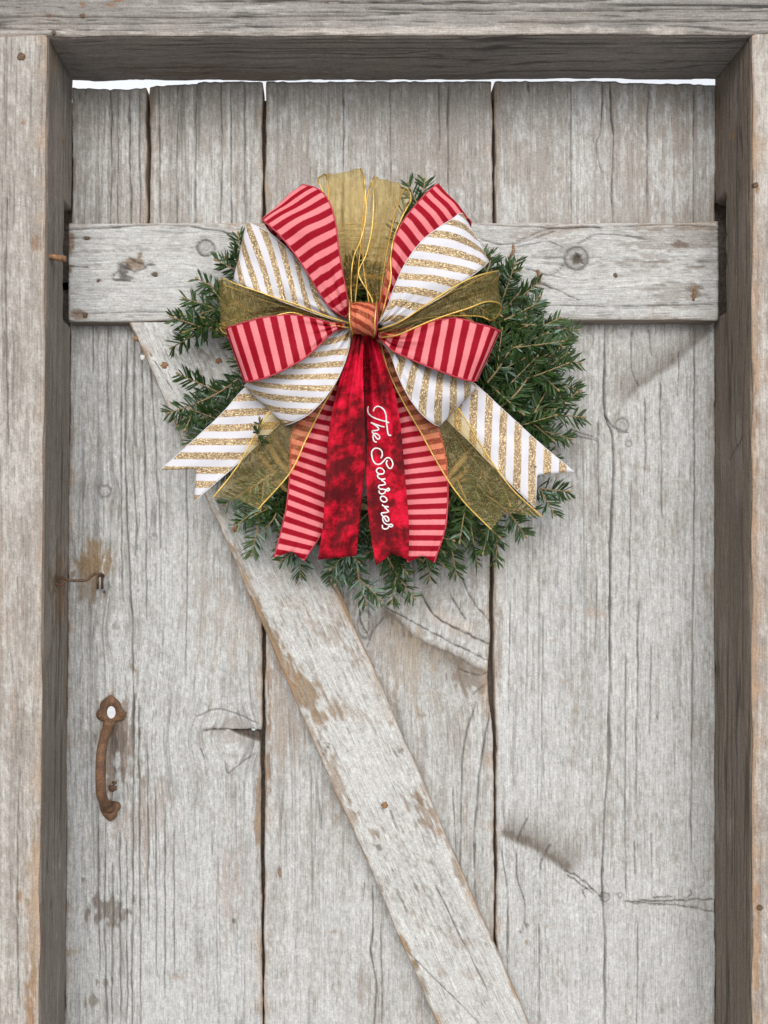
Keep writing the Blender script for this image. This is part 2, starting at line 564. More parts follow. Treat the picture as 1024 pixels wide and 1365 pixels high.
def wood(A, L, sp):
    """height in mm, colour and grain coordinate of a weathered board; A across, L along the grain, in mm"""
    sd = sp.get('seed', 1)
    g = A + 9 * (vn(L / 330, A / 500, sd + 1) - .5) + 1.3 * (vn(L / 110, A / 60, sd + 2) - .5)
    kn_in = np.zeros(A.shape)
    kn_dark = np.zeros(A.shape)
    ringg = np.zeros(A.shape)
    for (ka, kl, ra, rl, dk, *hole) in sp.get('knots', []):
        da, dl = A - ka, (L - kl) * ra / rl
        r2 = da * da + dl * dl
        g = g - da * (ra * 1.12) ** 2 / (r2 + 1.1 * ra * ra) * 0.9
        r = np.sqrt(r2) + 1.5 * (vn(A / 6, L / 6, sd + 31) - .5)
        k = (1 - sst(ra * 0.92, ra * 1.08, r)) * float(sst(.12, .3, np.array(dk)))
        kn_in = np.maximum(kn_in, k)
        ringg = np.where(k > 0, r * 1.0, ringg)
        edge = np.exp(-((r - ra) / (0.10 * ra + 0.7)) ** 2)
        kn_dark = np.maximum(kn_dark, np.maximum(edge * dk, k * dk * 0.35))
        halo = np.exp(-np.maximum(r - ra, 0) / (ra * 0.9)) * 0.25 * dk
        kn_dark = np.maximum(kn_dark, halo * (0.4 + 0.6 * vn(g / 2.5, L / 60, sd + 5)))
        if hole:
            kn_dark = np.maximum(kn_dark, (1 - sst(hole[0] * .5, hole[0], r + 3 * (vn(A / 4, L / 4, sd + 8) - .5))) * 1.05)
    g = g * (1 - kn_in) + ringg * kn_in
    Ls = L * (1 - kn_in) + 60 * kn_in
    n1 = vn(g / 1.9, Ls / 70, sd + 3)
    n2 = vn(g / 4.6, Ls / 190, sd + 4)
    n3 = vn(g / 15, Ls / 420, sd + 6)
    n4 = fbm(A / 55, L / 75, sd + 7, 3)
    n5 = fbm(g / 9, L / 26, sd + 9, 3)
    n6 = fbm(g / 3.2, L / 9, sd + 10, 2)
    n7 = vn(A / 2.1, L / 4.6, sd + 16)
    n9 = fbm(A / 5.5, L / 8.0, sd + 19, 3)
    n8 = vn(g / 2.6, Ls / 26, sd + 18)
    ld = sp.get('lines', 0.6)
    e1 = np.abs(vn(g / 5.2, Ls / 420, sd + 11) - .5)
    reg = sst(0.42, 0.66, vn(g / 42, Ls / 260, sd + 12) * .7 + vn(g / 13, Ls / 500, sd + 13) * .3 + (ld - .6) * .6)
    line = (1 - sst(0.008, 0.060, e1)) * reg
    e2 = np.abs(vn(g / 11, Ls / 300, sd + 14) - .5)
    line = np.maximum(line, (1 - sst(0.008, 0.036, e2)) * sst(.35, .6, vn(g / 25, Ls / 90, sd + 15)) * ld * 1.1)
    h = 0.34 * n1 + 0.36 * n2 + 0.35 * n3 + 0.30 * n6 + .25 * n7 + .2 * n8 - 0.9 * line
    paint = sp.get('paint', 0.5)
    if callable(paint):
        paint = paint(A, L)
    sk = sp.get('speckle', .35)
    pv = (1 - sk) * (0.30 * n1 + 0.30 * n2 + 0.35 * n5 + 0.35 * n4 + 0.22 * n6) + sk * (.62 * n9 + .30 * n7 + .32 * n4 + .28 * n6)
    pm = sst(-0.06, 0.30, pv - (1.22 - 0.95 * paint))
    wd = sp.get('wood', (GREY_D, GREY_L))
    c = wd[0] + (wd[1] - wd[0]) * np.clip(0.40 * n1 + 0.26 * n2 + 0.20 * n3 + .24 * n8 + .35 * (n4 - .5) - .05, 0, 1)[..., None]
    # warm stain blotches in the bare wood
    bl = sst(.50, .78, fbm(g / 30, L / 120, sd + 20, 3)) * sp.get('blotch', 0.35)
    c = mixc(c, (0.27, 0.238, 0.206), bl)
    pc = sp.get('paintcol', PAINT) * (0.97 + 0.08 * (n3 - .5) + 0.16 * (n4 - .5) + .12 * (n1 - .5) + .06 * (n8 - .5) + .16 * (n7 - .5) + .16 * (n9 - .5))[..., None]
    c = c + (pc - c) * (pm * sp.get('cover', 0.85))[..., None]
    h = h + 0.25 * pm
    c = c * (1 + .14 * (n7 - .5) + .08 * (n6 - .5))[..., None]
    c = c * (1 - sp.get('linedark', 0.34) * line)[..., None]
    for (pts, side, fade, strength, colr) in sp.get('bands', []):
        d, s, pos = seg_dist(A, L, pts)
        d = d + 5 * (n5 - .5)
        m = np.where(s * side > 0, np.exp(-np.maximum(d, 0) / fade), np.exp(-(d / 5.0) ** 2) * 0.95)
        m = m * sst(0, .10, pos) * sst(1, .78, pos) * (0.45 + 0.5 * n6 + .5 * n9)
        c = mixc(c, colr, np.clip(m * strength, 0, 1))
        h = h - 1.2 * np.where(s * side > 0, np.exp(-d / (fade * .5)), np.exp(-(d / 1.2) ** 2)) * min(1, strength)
    for (pa, pl, ra, rl, rot, colr, strength, rag) in sp.get('patches', []):
        ca, sa = math.cos(rot), math.sin(rot)
        x = ((A - pa) * ca + (L - pl) * sa) / ra
        y = (-(A - pa) * sa + (L - pl) * ca) / rl
        r = np.sqrt(x * x + y * y)
        m = sst(0.62, 0.38, r * 0.55 + rag * (0.55 * n5 + 0.45 * n2 - .5 + 0.5 * (n6 - .5)) * 1.3 + 0.05)
        c = mixc(c, np.asarray(colr) * 1.0, m * strength * (0.75 + .25 * n1))
        h = h - 0.5 * m
    for (pts, w, dep, *cc) in sp.get('cracks', []):
        if len(pts) > 2 and dep < 6:
            pts = [tuple(q) for q in smooth_path(pts, (len(pts) - 1) * 4 + 1)]
        pa = np.asarray(pts, float)
        pad = 14
        box = (A > pa[:, 0].min() - pad) & (A < pa[:, 0].max() + pad) & (L > pa[:, 1].min() - pad) & (L < pa[:, 1].max() + pad)
        if not box.any():
            continue
        d, s, pos = seg_dist(A[box], L[box], pts)
        d = np.abs(d * np.where(s == 0, 1, s) + 1.2 * (vn(A[box] / 5, L[box] / 26, sd + 40) - .5 + .35 * (vn(A[box] / 3, L[box] / 8, sd + 43) - .5)) * 2 * min(1, w + .2))
        ww = w * (0.25 + 1.15 * vn(pos * 14, 0 * pos, sd + 41)) * np.minimum(1, np.minimum(pos, 1 - pos) * 12 + .25)
        m = (1 - sst(ww * 0.6, ww * 0.6 + 1.25, d)) * np.clip(.5 + 1.0 * vn(pos * 22, 0 * pos + 5, sd + 42), 0, 1)
        h[box] = h[box] - dep * m
        c[box] = mixc(c[box], cc[0] if cc else (0.055, 0.045, 0.038), m * 0.8)
    for (a0, a1, l0, k0, k1, dep, colr) in sp.get('wedges', []):
        x = A - a0
        up, dn = l0 + k0 * x, l0 + 1 + k1 * x * (1.15 - .3 * x / (a1 - a0))
        wob = 1.4 * (vn(A / 7, L / 5, sd + 44) - .5)
        m = sst(-.5, 1.3, np.minimum(L - up, dn - L) + wob) * sst(0, 4, x) * (A < a1 + 2)
        c = mixc(c, np.asarray(colr), m * (.8 + .2 * n1))
        h = h - dep * m * np.clip(.3 + (x / (a1 - a0)), 0, 1)
    c = mixc(c, (0.085, 0.07, 0.058), np.clip(kn_dark, 0, 1))
    h = h - 0.8 * kn_dark
    return h, np.clip(c * 0.685, 0.004, 1), g


def spaced(a, b, step, lo=None, hi=None, coarse=12.0):
    """grid lines from a to b, at step inside lo..hi and coarse outside"""
    lo = a if lo is None else max(a, lo)
    hi = b if hi is None else min(b, hi)
    out = []
    if lo > a + 1e-6:
        out.append(np.linspace(a, lo, max(2, int((lo - a) / coarse) + 1))[:-1])
    out.append(np.linspace(lo, hi, max(2, int((hi - lo) / step) + 1)))
    if hi < b - 1e-6:
        out.append(np.linspace(hi, b, max(2, int((b - hi) / coarse) + 1))[1:])
    return np.concatenate(out)


def fine_lines(a, b, step, regions, fine, lo, hi, coarse):
    out, y = [a], a
    while y < b:
        st = coarse if (y < lo or y > hi) else step
        if any(r0 < y < r1 for r0, r1 in regions):
            st = fine
        y = min(b, y + st)
        out.append(y)
    return np.array(out)


def board(name, parent, smap, s, l, place, thick, sp, edge=1.6, edgecol=None, holes=None, label=None):
    """A board as a solid: front grid of relief, skirts and (coarse) back.
    smap(S, L) -> across coordinate; place(A, L, H) -> world xyz with H in mm above the face."""
    S, L = np.meshgrid(s, l, indexing='ij')
    A, L = smap(S, L)
    h, c, g = wood(A, L, sp)
    # worn, rounded arrises
    sd = sp.get('seed', 1)
    wid = np.abs(smap(np.full_like(L, s[-1]), L)[0] - smap(np.full_like(L, s[0]), L)[0])
    sn = (S - s[0]) / (s[-1] - s[0])
    dl_, dr_ = sn * wid, (1 - sn) * wid
    de = np.minimum(dl_, dr_)
    chip = 1 + 2.2 * sst(.55, .85, vn(L / 22, np.where(sn < .5, 0.0, 9.0), sd + 50))
    m = np.exp(-de / (edge * chip))
    h = h - 2.4 * m * m
    ec = np.asarray(edgecol if edgecol is not None else BROWN)
    em = np.clip(np.exp(-de / (1.2 * edge * chip)) * sp.get('edgewear', 0.55) * (0.3 + 1.1 * vn(L / 35, sn * 3, sd + 51)), 0, 1)
    c = mixc(c, ec, em)
    ns, nl = S.shape
    x, y, z = place(A, L, h)
    V = np.stack([x, y, z], -1).reshape(-1, 3)
    idx = np.arange(ns * nl).reshape(ns, nl)
    q = np.stack([idx[:-1, :-1], idx[1:, :-1], idx[1:, 1:], idx[:-1, 1:]], -1).reshape(-1, 4)
    if holes:
        ac = (A[:-1, :-1] + A[1:, 1:]).ravel() / 2
        lc = (L[:-1, :-1] + L[1:, 1:]).ravel() / 2
        keep = np.ones(len(q), bool)
        for (ha, hl, ra, rl) in holes:
            keep &= ((ac - ha) / ra) ** 2 + ((lc - hl) / rl) ** 2 > 1
        q = q[keep]
    ring = np.concatenate([idx[:, 0], idx[-1, 1:], idx[-2::-1, -1], idx[0, -2:0:-1]])
    rA, rL = A.reshape(-1)[ring], L.reshape(-1)[ring]
    rows = [ring]
    Vs, Cs, Gs = [V], [c.reshape(-1, 3)], [np.stack([g, L], -1).reshape(-1, 2) / 1000]
    off = len(V)
    for k, dz in enumerate((2.5, thick * .5, thick)):
        hh = np.full(len(ring), -dz)
        xx, yy, zz = place(rA, rL, hh)
        Vs.append(np.stack([xx, yy, zz], -1))
        sc = sp.get('sidecol', (0.20, 0.165, 0.135))
        nn = vn(rL / 60 + rA / 60, np.full(len(ring), k * 3.1), sd + 60)
        Cs.append(np.asarray(sc)[None, :] * (0.6 + .8 * nn)[:, None])
        Gs.append(np.stack([rA + dz + 40, rL], -1) / 1000)
        rows.append(np.arange(off, off + len(ring)))
        off += len(ring)
    qs = [q]
    for r0, r1 in zip(rows[:-1], rows[1:]):
        qs.append(np.stack([r0, r1, np.roll(r1, -1), np.roll(r0, -1)], -1))
    V, C, G = np.vstack(Vs), np.vstack(Cs), np.vstack(Gs)
    o = mesh_obj(name, V, np.vstack(qs), M_WOOD, parent, True, G, C)
    if label:
        o['label'] = label
    # crisp arris: mark the skirt flat
    me = o.data
    sm = np.ones(len(me.polygons), bool)
    sm[len(q):] = False
    me.polygons.foreach_set('use_smooth', sm)
    return o


def iv(pts):
    """edge as interpolation x(y)"""
    y, x = zip(*[(p[1], p[0]) for p in pts])
    return lambda L: np.interp(L, y, x)


def rough_edge(f, seed, amp=1.2):
    return lambda L: f(L) + amp * (vn(L / 40, 0 * L, seed) - .5) * 2 + amp * .5 * (vn(L / 9, 0 * L + 3, seed) - .5) * 2


def plank_place(A, L, H):
    t = H / 1000.0
    return (A - 512) / 1000.0, -t, ZB + (1365 - L) / 1000.0


door = empty('barn_door', (0, 0, 0.03), 'weathered grey plank barn door with pale horizontal rail and diagonal brace', 'door')
GAPD = (0.05, 0.042, 0.036)


def vplank(xl, xr, y0, y1, sp, seed, **kw):
    fl, fr = rough_edge(iv(xl), seed), rough_edge(iv(xr), seed + 1)
    w = np.mean([fr(np.array([700.]))[0] - fl(np.array([700.]))[0]])
    s = np.linspace(0, 1, max(8, int(w / 1.3)))
    l = fine_lines(y0, y1, 3.2, sp.get('fine', []), 1.4, 90, 1385, 20)
    top = sp.get('top')

    def smap(S, L):
        if top is not None:      # uneven sawn top
            f = np.clip((L - y0) / 60.0, 0, 1)
            aa = fl(L) + (fr(L) - fl(L)) * S
            L = L + (1 - f) * top(aa)
        return fl(L) + (fr(L) - fl(L)) * S, L
    sp['seed'] = seed
    o = board('plank', door, smap, s, l, plank_place, 26, sp, **kw)
    # dark strip added behind the board gap to stop light from the back
    xr_ = float(np.mean([p[0] for p in xr]))
    ya, yb = y0 + (14 if y0 < 200 else 0), y1
    vv = [((x - 512) / 1000, d, ZB + (1365 - y) / 1000) for y in (ya, yb) for d in (.0175, .0245) for x in (xr_ - 9, xr_ + 12)]
    light_stop = mesh_obj('light_stop', vv, [[0, 1, 5, 4], [2, 6, 7, 3], [0, 4, 6, 2], [1, 3, 7, 5], [0, 2, 3, 1], [4, 5, 7, 6]], M_LIGHT_STOP, o, False)
    if xr_ > 900 or np.mean([p[0] for p in xl]) < 120:  # outer strips added too: their dark colour stands for shade in the rail notches
        x0_, x1_ = (xr_ - 9, xr_ + 60) if xr_ > 900 else (40, float(np.mean([p[0] for p in xl])) + 9)
        vv = [((x - 512) / 1000, d, ZB + (1365 - y) / 1000) for y in (ya, yb) for d in (.0185, .0250) for x in (x0_, x1_)]
        mesh_obj('light_stop', vv, [[0, 1, 5, 4], [2, 6, 7, 3], [0, 4, 6, 2], [1, 3, 7, 5], [0, 2, 3, 1], [4, 5, 7, 6]], M_LIGHT_STOP, o, False)
    return o


def top_edge(pts, seed):
    x, y = zip(*pts)
    return lambda a: np.interp(a, x, y) + 0.8 * (vn(a / 7, 0 * a, seed) - .5) * 2


def fade_paint(top, bot, y0=300, y1=460):
    return lambda A, L: top + (bot - top) * sst(y0, y1, L) + 0.10 * (L - 900) / 500 * (L > 500)


PLANKP = PAINT * np.array((0.97, 0.975, 0.985))
WARM = (np.array((0.265, 0.245, 0.222)), np.array((0.365, 0.342, 0.312)))

# upper left: two short boards with deep checks
vplank([(95.5, 100), (95.5, 380)], [(195, 100), (196, 380)], 112, 380,
       dict(paint=.58, lines=.85, blotch=.4, wood=WARM, top=top_edge([(90, 6), (100, 6), (140, 7), (170, 8), (196, 5)], 7),
            cracks=[([(148, 110), (149, 200), (147, 320)], .9, 2.0), ([(158, 120), (157, 250), (158, 330)], .6, 1.4), ([(172, 112), (174, 220), (176, 330)], .9, 2),
                    ([(186, 115), (187, 330)], .5, 1.2)]), 101)
vplank([(200, 100), (199, 380)], [(350, 100), (350, 380)], 110, 380,
       dict(paint=.58, lines=.7, blotch=.4, wood=WARM, top=top_edge([(198, 5.5), (230, 4.5), (262, 2), (265, -.4), (350, -.8)], 8),
            cracks=[([(262, 112), (261, 180), (262, 300)], .6, 1.4), ([(212, 112), (214, 300)], .5, 1.2), ([(238, 112), (236, 240), (238, 330)], .5, 1.1),
                    ([(295, 112), (296, 220), (294, 300)], .6, 1.3), ([(308, 120), (309, 330)], .5, 1.1), ([(326, 112), (327, 300)], .4, 1)]), 121)
# lower left plank carries the handle
HOLE = (148.5, 950, 6.5, 9)
vplank([(94.5, 370), (88.5, 1000), (85.5, 1365), (80, 2085)], [(350.5, 370), (351, 830), (349, 955), (347.5, 1000), (348, 1060), (349, 1120), (349, 2085)], 370, 2085,
       dict(fine=[(935, 1040), (730, 800)], wedges=[(306, 352, 971.5, .03, .47, 9, (0.048, 0.033, 0.024))], paint=fade_paint(.62, .68), lines=.72, blotch=.45, paintcol=PLANKP, edgewear=.75,
            knots=[(140, 655, 9, 8, .35), (155, 838, 15, 28, .10), (206, 716, 4, 4, .4), (306, 984, 30, 22, .06)],
            cracks=[([(171, 440), (167, 600), (173, 760), (177, 830), (178, 900), (178, 1100), (176, 1365), (178, 1600)], .7, 1.6),
                    ([(180, 440), (178, 600), (182, 700), (181, 740)], .8, 1.8), ([(189, 460), (192, 560), (195, 700), (196, 830)], .7, 1.5),
                    ([(199, 460), (206, 560), (210, 660)], .7, 1.5), ([(163, 470), (162, 690), (164, 800)], .5, 1.2),
                    ([(125, 430), (125, 500)], .5, 1), ([(144, 440), (144, 545)], .5, 1), ([(185, 930), (187, 1200), (188, 1365)], .6, 1.4),
                    ([(131, 1100), (132, 1200), (133, 1290)], .6, 1.4), ([(141, 1090), (140, 1240), (143, 1365)], .6, 1.5), ([(150, 1150), (150, 1365)], .7, 1.6),
                    ([(160, 1110), (161, 1365)], .7, 1.6), ([(169, 1120), (170, 1365)], .6, 1.4), ([(197, 1000), (198, 1240)], .45, 1.1), ([(208, 1060), (209, 1300)], .4, 1.),
                    ([(220, 1080), (220, 1330)], .4, 1.), ([(232, 1100), (233, 1300)], .35, .9), ([(246, 500), (250, 720), (248, 900)], .4, 1.),
                    ([(272, 974), (300, 972), (322, 974), (338, 971)], .8, 2.5),  ([(300, 1015), (303, 1030), (315, 1022), (338, 1005)], .35, 1.0),
                    ([(262, 955), (290, 945), (318, 952), (345, 965)], .3, .9), ([(268, 998), (272, 1010)], .5, 1), ([(212, 640), (214, 730)], .35, .9)],
            patches=[(124, 752, 24, 28, 0, (0.22, 0.145, 0.075), .85, 1.15), (124, 756, 12, 16, 0, (0.21, 0.135, 0.065), .7, .7), (112, 775, 18, 26, 0, (0.20, 0.145, 0.095), .65, 1.3),
                     (166, 1000, 24, 60, 0, (0.18, 0.135, 0.105), .85, 1.1), (158, 990, 9, 48, 0, (0.12, 0.09, 0.07), .8, .7),
                     (150, 1214, 26, 18, 0, (0.13, 0.105, 0.085), .9, 1.2), (139, 1308, 14, 6, .1, (0.14, 0.11, 0.09), .85, 1.0), (124, 1334, 11, 9, 0, (0.16, 0.13, 0.1), .85, 1.0),
                     (305, 1170, 20, 60, 0, (0.30, 0.23, 0.19), .45, 1.2), (190, 1090, 40, 40, 0, (0.26, 0.20, 0.16), .45, 1.4), (346, 1090, 6, 60, 0, (0.20, 0.13, 0.08), .8, .9),
                     (300, 820, 40, 60, 0, (0.33, 0.27, 0.22), .4, 1.3), (310, 978, 30, 14, 0, (0.24, 0.2, 0.17), .5, 1.2), (98, 1268, 9, 7, 0, (0.26, 0.2, 0.13), .7, 1.0),
                     (180, 893, 3, 12, -.7, (0.2, 0.15, 0.11), .8, .4), (139, 789, 2.6, 2.6, 0, (0.03, 0.025, 0.02), 1, 0), (236, 1302, 14, 4, 0, (0.28, 0.22, 0.17), .7, 1.),
                     (312, 1227, 3, 4, 0, (0.06, 0.05, 0.045), .9, .2), (111, 1172, 3, 4, 0, (0.12, 0.09, 0.07), .9, .2)]), 141,
       holes=[HOLE, (337.5, 973.6, 3.4, 1.7)])
# middle plank
vplank([(354, 100), (355, 830), (353.5, 960), (353, 1060), (352, 2085)],
       [(656, 100), (657, 290), (654, 700), (653.5, 850), (650.5, 885), (652, 930), (657, 975), (658, 1040), (658.5, 2085)], 110, 2085,
       dict(fine=[(762, 950)], paint=fade_paint(.54, .66), lines=.5, blotch=.5, wood=WARM, paintcol=PLANKP, edgewear=.7, top=top_edge([(350, -.3), (500, -.6), (660, -.9)], 9),
            knots=[(646, 892, 34, 30, .0), (487, 832, 10, 18, .35)],
            cracks=[([(457, 112), (458, 190), (457, 300)], .7, 1.8), ([(598, 112), (597, 200), (599, 330)], .6, 1.4), ([(585, 112), (586, 200)], .4, 1), ([(520, 112), (521, 260)], .35, .9),
                    ([(560, 790), (577, 818), (600, 834), (653, 859)], 1.0, 2.6), ([(507, 805), (545, 826), (600, 856), (652, 881)], .6, 1.6),
                    ([(615, 770), (630, 800), (652, 828)], .5, 1.3), ([(600, 793), (621, 826)], .7, 1.6), ([(634, 935), (620, 985), (615, 1040), (614, 1100), (613, 1200)], .6, 1.5),
                    ([(653, 948), (642, 1005), (637, 1060), (633, 1110), (634, 1200)], 1.0, 2.4), ([(480, 812), (482, 832), (490, 845)], 1.0, 2.2), ([(492, 800), (492, 840)], .5, 1.2),
                    ([(512, 822), (498, 840), (490, 862)], .5, 1.2), ([(497, 1180), (497, 1240), (494, 1270), (502, 1310), (499, 1370), (500, 1600)], 1.0, 2.4), ([(487, 1175), (484, 1200)], .5, 1.2),
                    ([(508, 1230), (510, 1365)], .4, 1.), ([(604, 1050), (612, 1240)], .35, .9), ([(655, 895), (638, 900), (612, 892)], .6, 1.4), ([(648, 912), (630, 925)], .5, 1.2)],
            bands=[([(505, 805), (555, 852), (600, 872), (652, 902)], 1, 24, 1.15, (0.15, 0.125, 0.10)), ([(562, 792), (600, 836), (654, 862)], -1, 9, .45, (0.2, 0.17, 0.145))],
            patches=[(622, 906, 30, 14, .35, (0.15, 0.11, 0.08), .75, 1.2), (545, 880, 34, 60, 0, (0.33, 0.27, 0.20), .5, 1.2), (505, 860, 20, 60, -.3, (0.27, 0.235, 0.2), .5, 1.2),
                     (380, 940, 26, 60, 0, (0.33, 0.26, 0.21), .45, 1.3), (356, 1000, 5, 90, 0, (0.20, 0.13, 0.085), .8, .9), (373, 1163, 3, 8, 0, (0.12, 0.09, 0.07), .95, .4),
                     (374, 1163, 2, 3, 0, (0.35, 0.18, 0.06), .9, .1), (600, 830, 40, 12, .42, (0.46, 0.41, 0.36), .6, .8), (566, 953, 8, 3, 0, (0.2, 0.14, 0.1), .7, .8),
                     (440, 1242, 12, 3, 0, (0.27, 0.21, 0.16), .8, 1.), (480, 1310, 12, 30, 0, (0.27, 0.245, 0.22), .5, 1.)]), 161)
# right plank
vplank([(660, 100), (661, 290), (658, 760), (659.5, 930), (662, 1000), (662.5, 2085)], [(954.5, 100), (954.5, 2085)], 108, 2085,
       dict(fine=[(430, 600), (1085, 1225)], paint=fade_paint(.58, .76), lines=.38, blotch=.4, wood=WARM, paintcol=PLANKP * 1.03, edgewear=.5, top=top_edge([(655, .9), (820, .4), (830, 3.4), (905, 4), (952, 6)], 10),
            knots=[(829, 567, 8, 10, .45), (806, 1196, 6, 6, .5), (826, 1193, 3, 3, .3), (838, 591, 4, 4, .4)],
            cracks=[([(803, 112), (801, 170), (794, 195), (802, 230)], .6, 1.3), ([(813, 112), (818, 200), (816, 260), (818, 330)], 1.0, 2.2), ([(864, 115), (863, 200), (862, 330)], .5, 1.2),
                    ([(925, 120), (924, 300)], .5, 1.1), ([(703, 113), (704, 124)], .8, 2), ([(760, 112), (762, 330)], .3, .8),
                    ([(806, 432), (805, 500), (807, 555), (815, 575), (817, 600), (817, 650), (814, 720), (813, 840), (812, 1000), (811, 1030), (806, 1080), (804, 1140), (803, 1190), (806, 1230),
                      (806, 1300), (806, 1365), (805, 1600)], 1.55, 3.2), ([(841, 440), (842, 490), (852, 515)], .6, 1.4), ([(864, 440), (869, 475)], .5, 1.2), ([(859, 530), (860, 600), (857, 660)], .6, 1.4),
                    ([(880, 510), (881, 600), (883, 690)], .5, 1.2), ([(905, 470), (903, 530)], .35, 1), ([(926, 440), (925, 700), (923, 900), (921, 1150)], .5, 1.2),
                    ([(797, 560), (798, 690)], .3, .8), ([(841, 640), (839, 760), (836, 820)], .4, 1.), ([(851, 800), (850, 870), (848, 1060)], .45, 1.1), ([(834, 870), (833, 1060), (834, 1190)], .45, 1.1),
                    ([(868, 860), (866, 980)], .5, 1.2), ([(868, 1110), (869, 1170)], .6, 1.3), ([(846, 1120), (846, 1165)], .5, 1.2), ([(850, 1230), (849, 1365)], .45, 1.1), ([(796, 770), (793, 870)], .35, .9),
                    ([(755, 574), (775, 582), (797, 588)], .7, 1.6), ([(760, 572), (797, 585)], .5, 1.2), ([(805, 552), (818, 570), (838, 577)], .6, 1.4),
                    ([(832, 1202), (880, 1201), (952, 1199)], .8, 2.6), ([(845, 1204), (900, 1206), (952, 1215)], .7, 2.2), ([(870, 1196), (895, 1194)], .7, 1.4), ([(915, 1196), (922, 1192), (920, 1185)], .6, 1.3),
                    ([(752, 1160), (775, 1172), (803, 1197)], .9, 2.4), ([(756, 1166), (790, 1190)], .7, 1.8), ([(780, 1196), (777, 1186), (790, 1184)], .6, 1.3), ([(702, 1090), (690, 1120)], .7, 1.6),
                    ([(733, 1125), (722, 1148), (721, 1160)], .7, 1.6), ([(688, 1135), (690, 1170), (699, 1200), (699, 1232)], .6, 1.4), ([(668, 1130), (676, 1190), (678, 1260)], .4, 1.1),
                    ([(676, 1210), (677, 1365)], .35, 1.), ([(718, 1230), (719, 1365)], .3, .8), ([(724, 820), (722, 1000)], .3, .8), ([(742, 470), (743, 560)], .25, .7), ([(680, 800), (678, 950)], .3, .8)],
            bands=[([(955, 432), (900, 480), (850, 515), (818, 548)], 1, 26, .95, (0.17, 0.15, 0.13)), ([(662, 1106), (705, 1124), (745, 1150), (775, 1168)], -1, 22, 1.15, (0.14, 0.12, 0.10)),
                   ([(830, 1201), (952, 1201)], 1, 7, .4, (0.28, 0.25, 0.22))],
            patches=[(702, 1233, 5, 4, .4, (0.12, 0.09, 0.07), .9, .6), (694, 1242, 2, 2, 0, (0.05, 0.04, 0.03), .9, 0), (702, 1256, 3, 5, 0, (0.25, 0.18, 0.12), .8, .5), (780, 815, 34, 4, .18, (0.34, 0.27, 0.22), .6, 1.2),
                     (735, 854, 16, 2.5, 0, (0.33, 0.26, 0.21), .7, .9), (753, 907, 9, 2, 0, (0.33, 0.26, 0.21), .7, .6), (766, 948, 9, 2.5, 0, (0.28, 0.22, 0.17), .7, .6), (876, 957, 2, 2, 0, (0.05, 0.04, 0.03), .9, 0),
                     (870, 160, 40, 70, 0, (0.27, 0.22, 0.18), .35, 1.3), (880, 350, 60, 60, 0, (0.27, 0.22, 0.18), .3, 1.2), (665, 880, 5, 80, 0, (0.2, 0.14, 0.09), .6, 1.0), (728, 1236, 3, 2, 0, (0.3, 0.22, 0.15), .8, .4),
                     (860, 625, 30, 3, .2, (0.27, 0.22, 0.19), .5, 1.3), (900, 642, 36, 2, 0, (0.3, 0.26, 0.23), .5, 1.2)]), 181)


# the horizontal rail (grain runs sideways) sits 20 mm proud of the planks
TR = 0.020


def rail_place(A, L, H):
    t = TR + H / 1000.0
    k = 1 - TR
    x = (PX0 - 512 + (L - PX0) * k) / 1000.0
    z = ZB + (1365 - PY0 - (A - PY0) * k) / 1000.0
    return x, -t, z


def rail_map(S, L):
    f0 = 297 + 1.0 * (vn(L / 60, 0 * L, 301) - .5) * 2 - 3 * sst(900, 957, L)
    f1 = 428 + 1.0 * (vn(L / 60, 0 * L, 302) - .5) * 2 - 1.5 * sst(500, 957, L)
    return f0 + (f1 - f0) * S, L


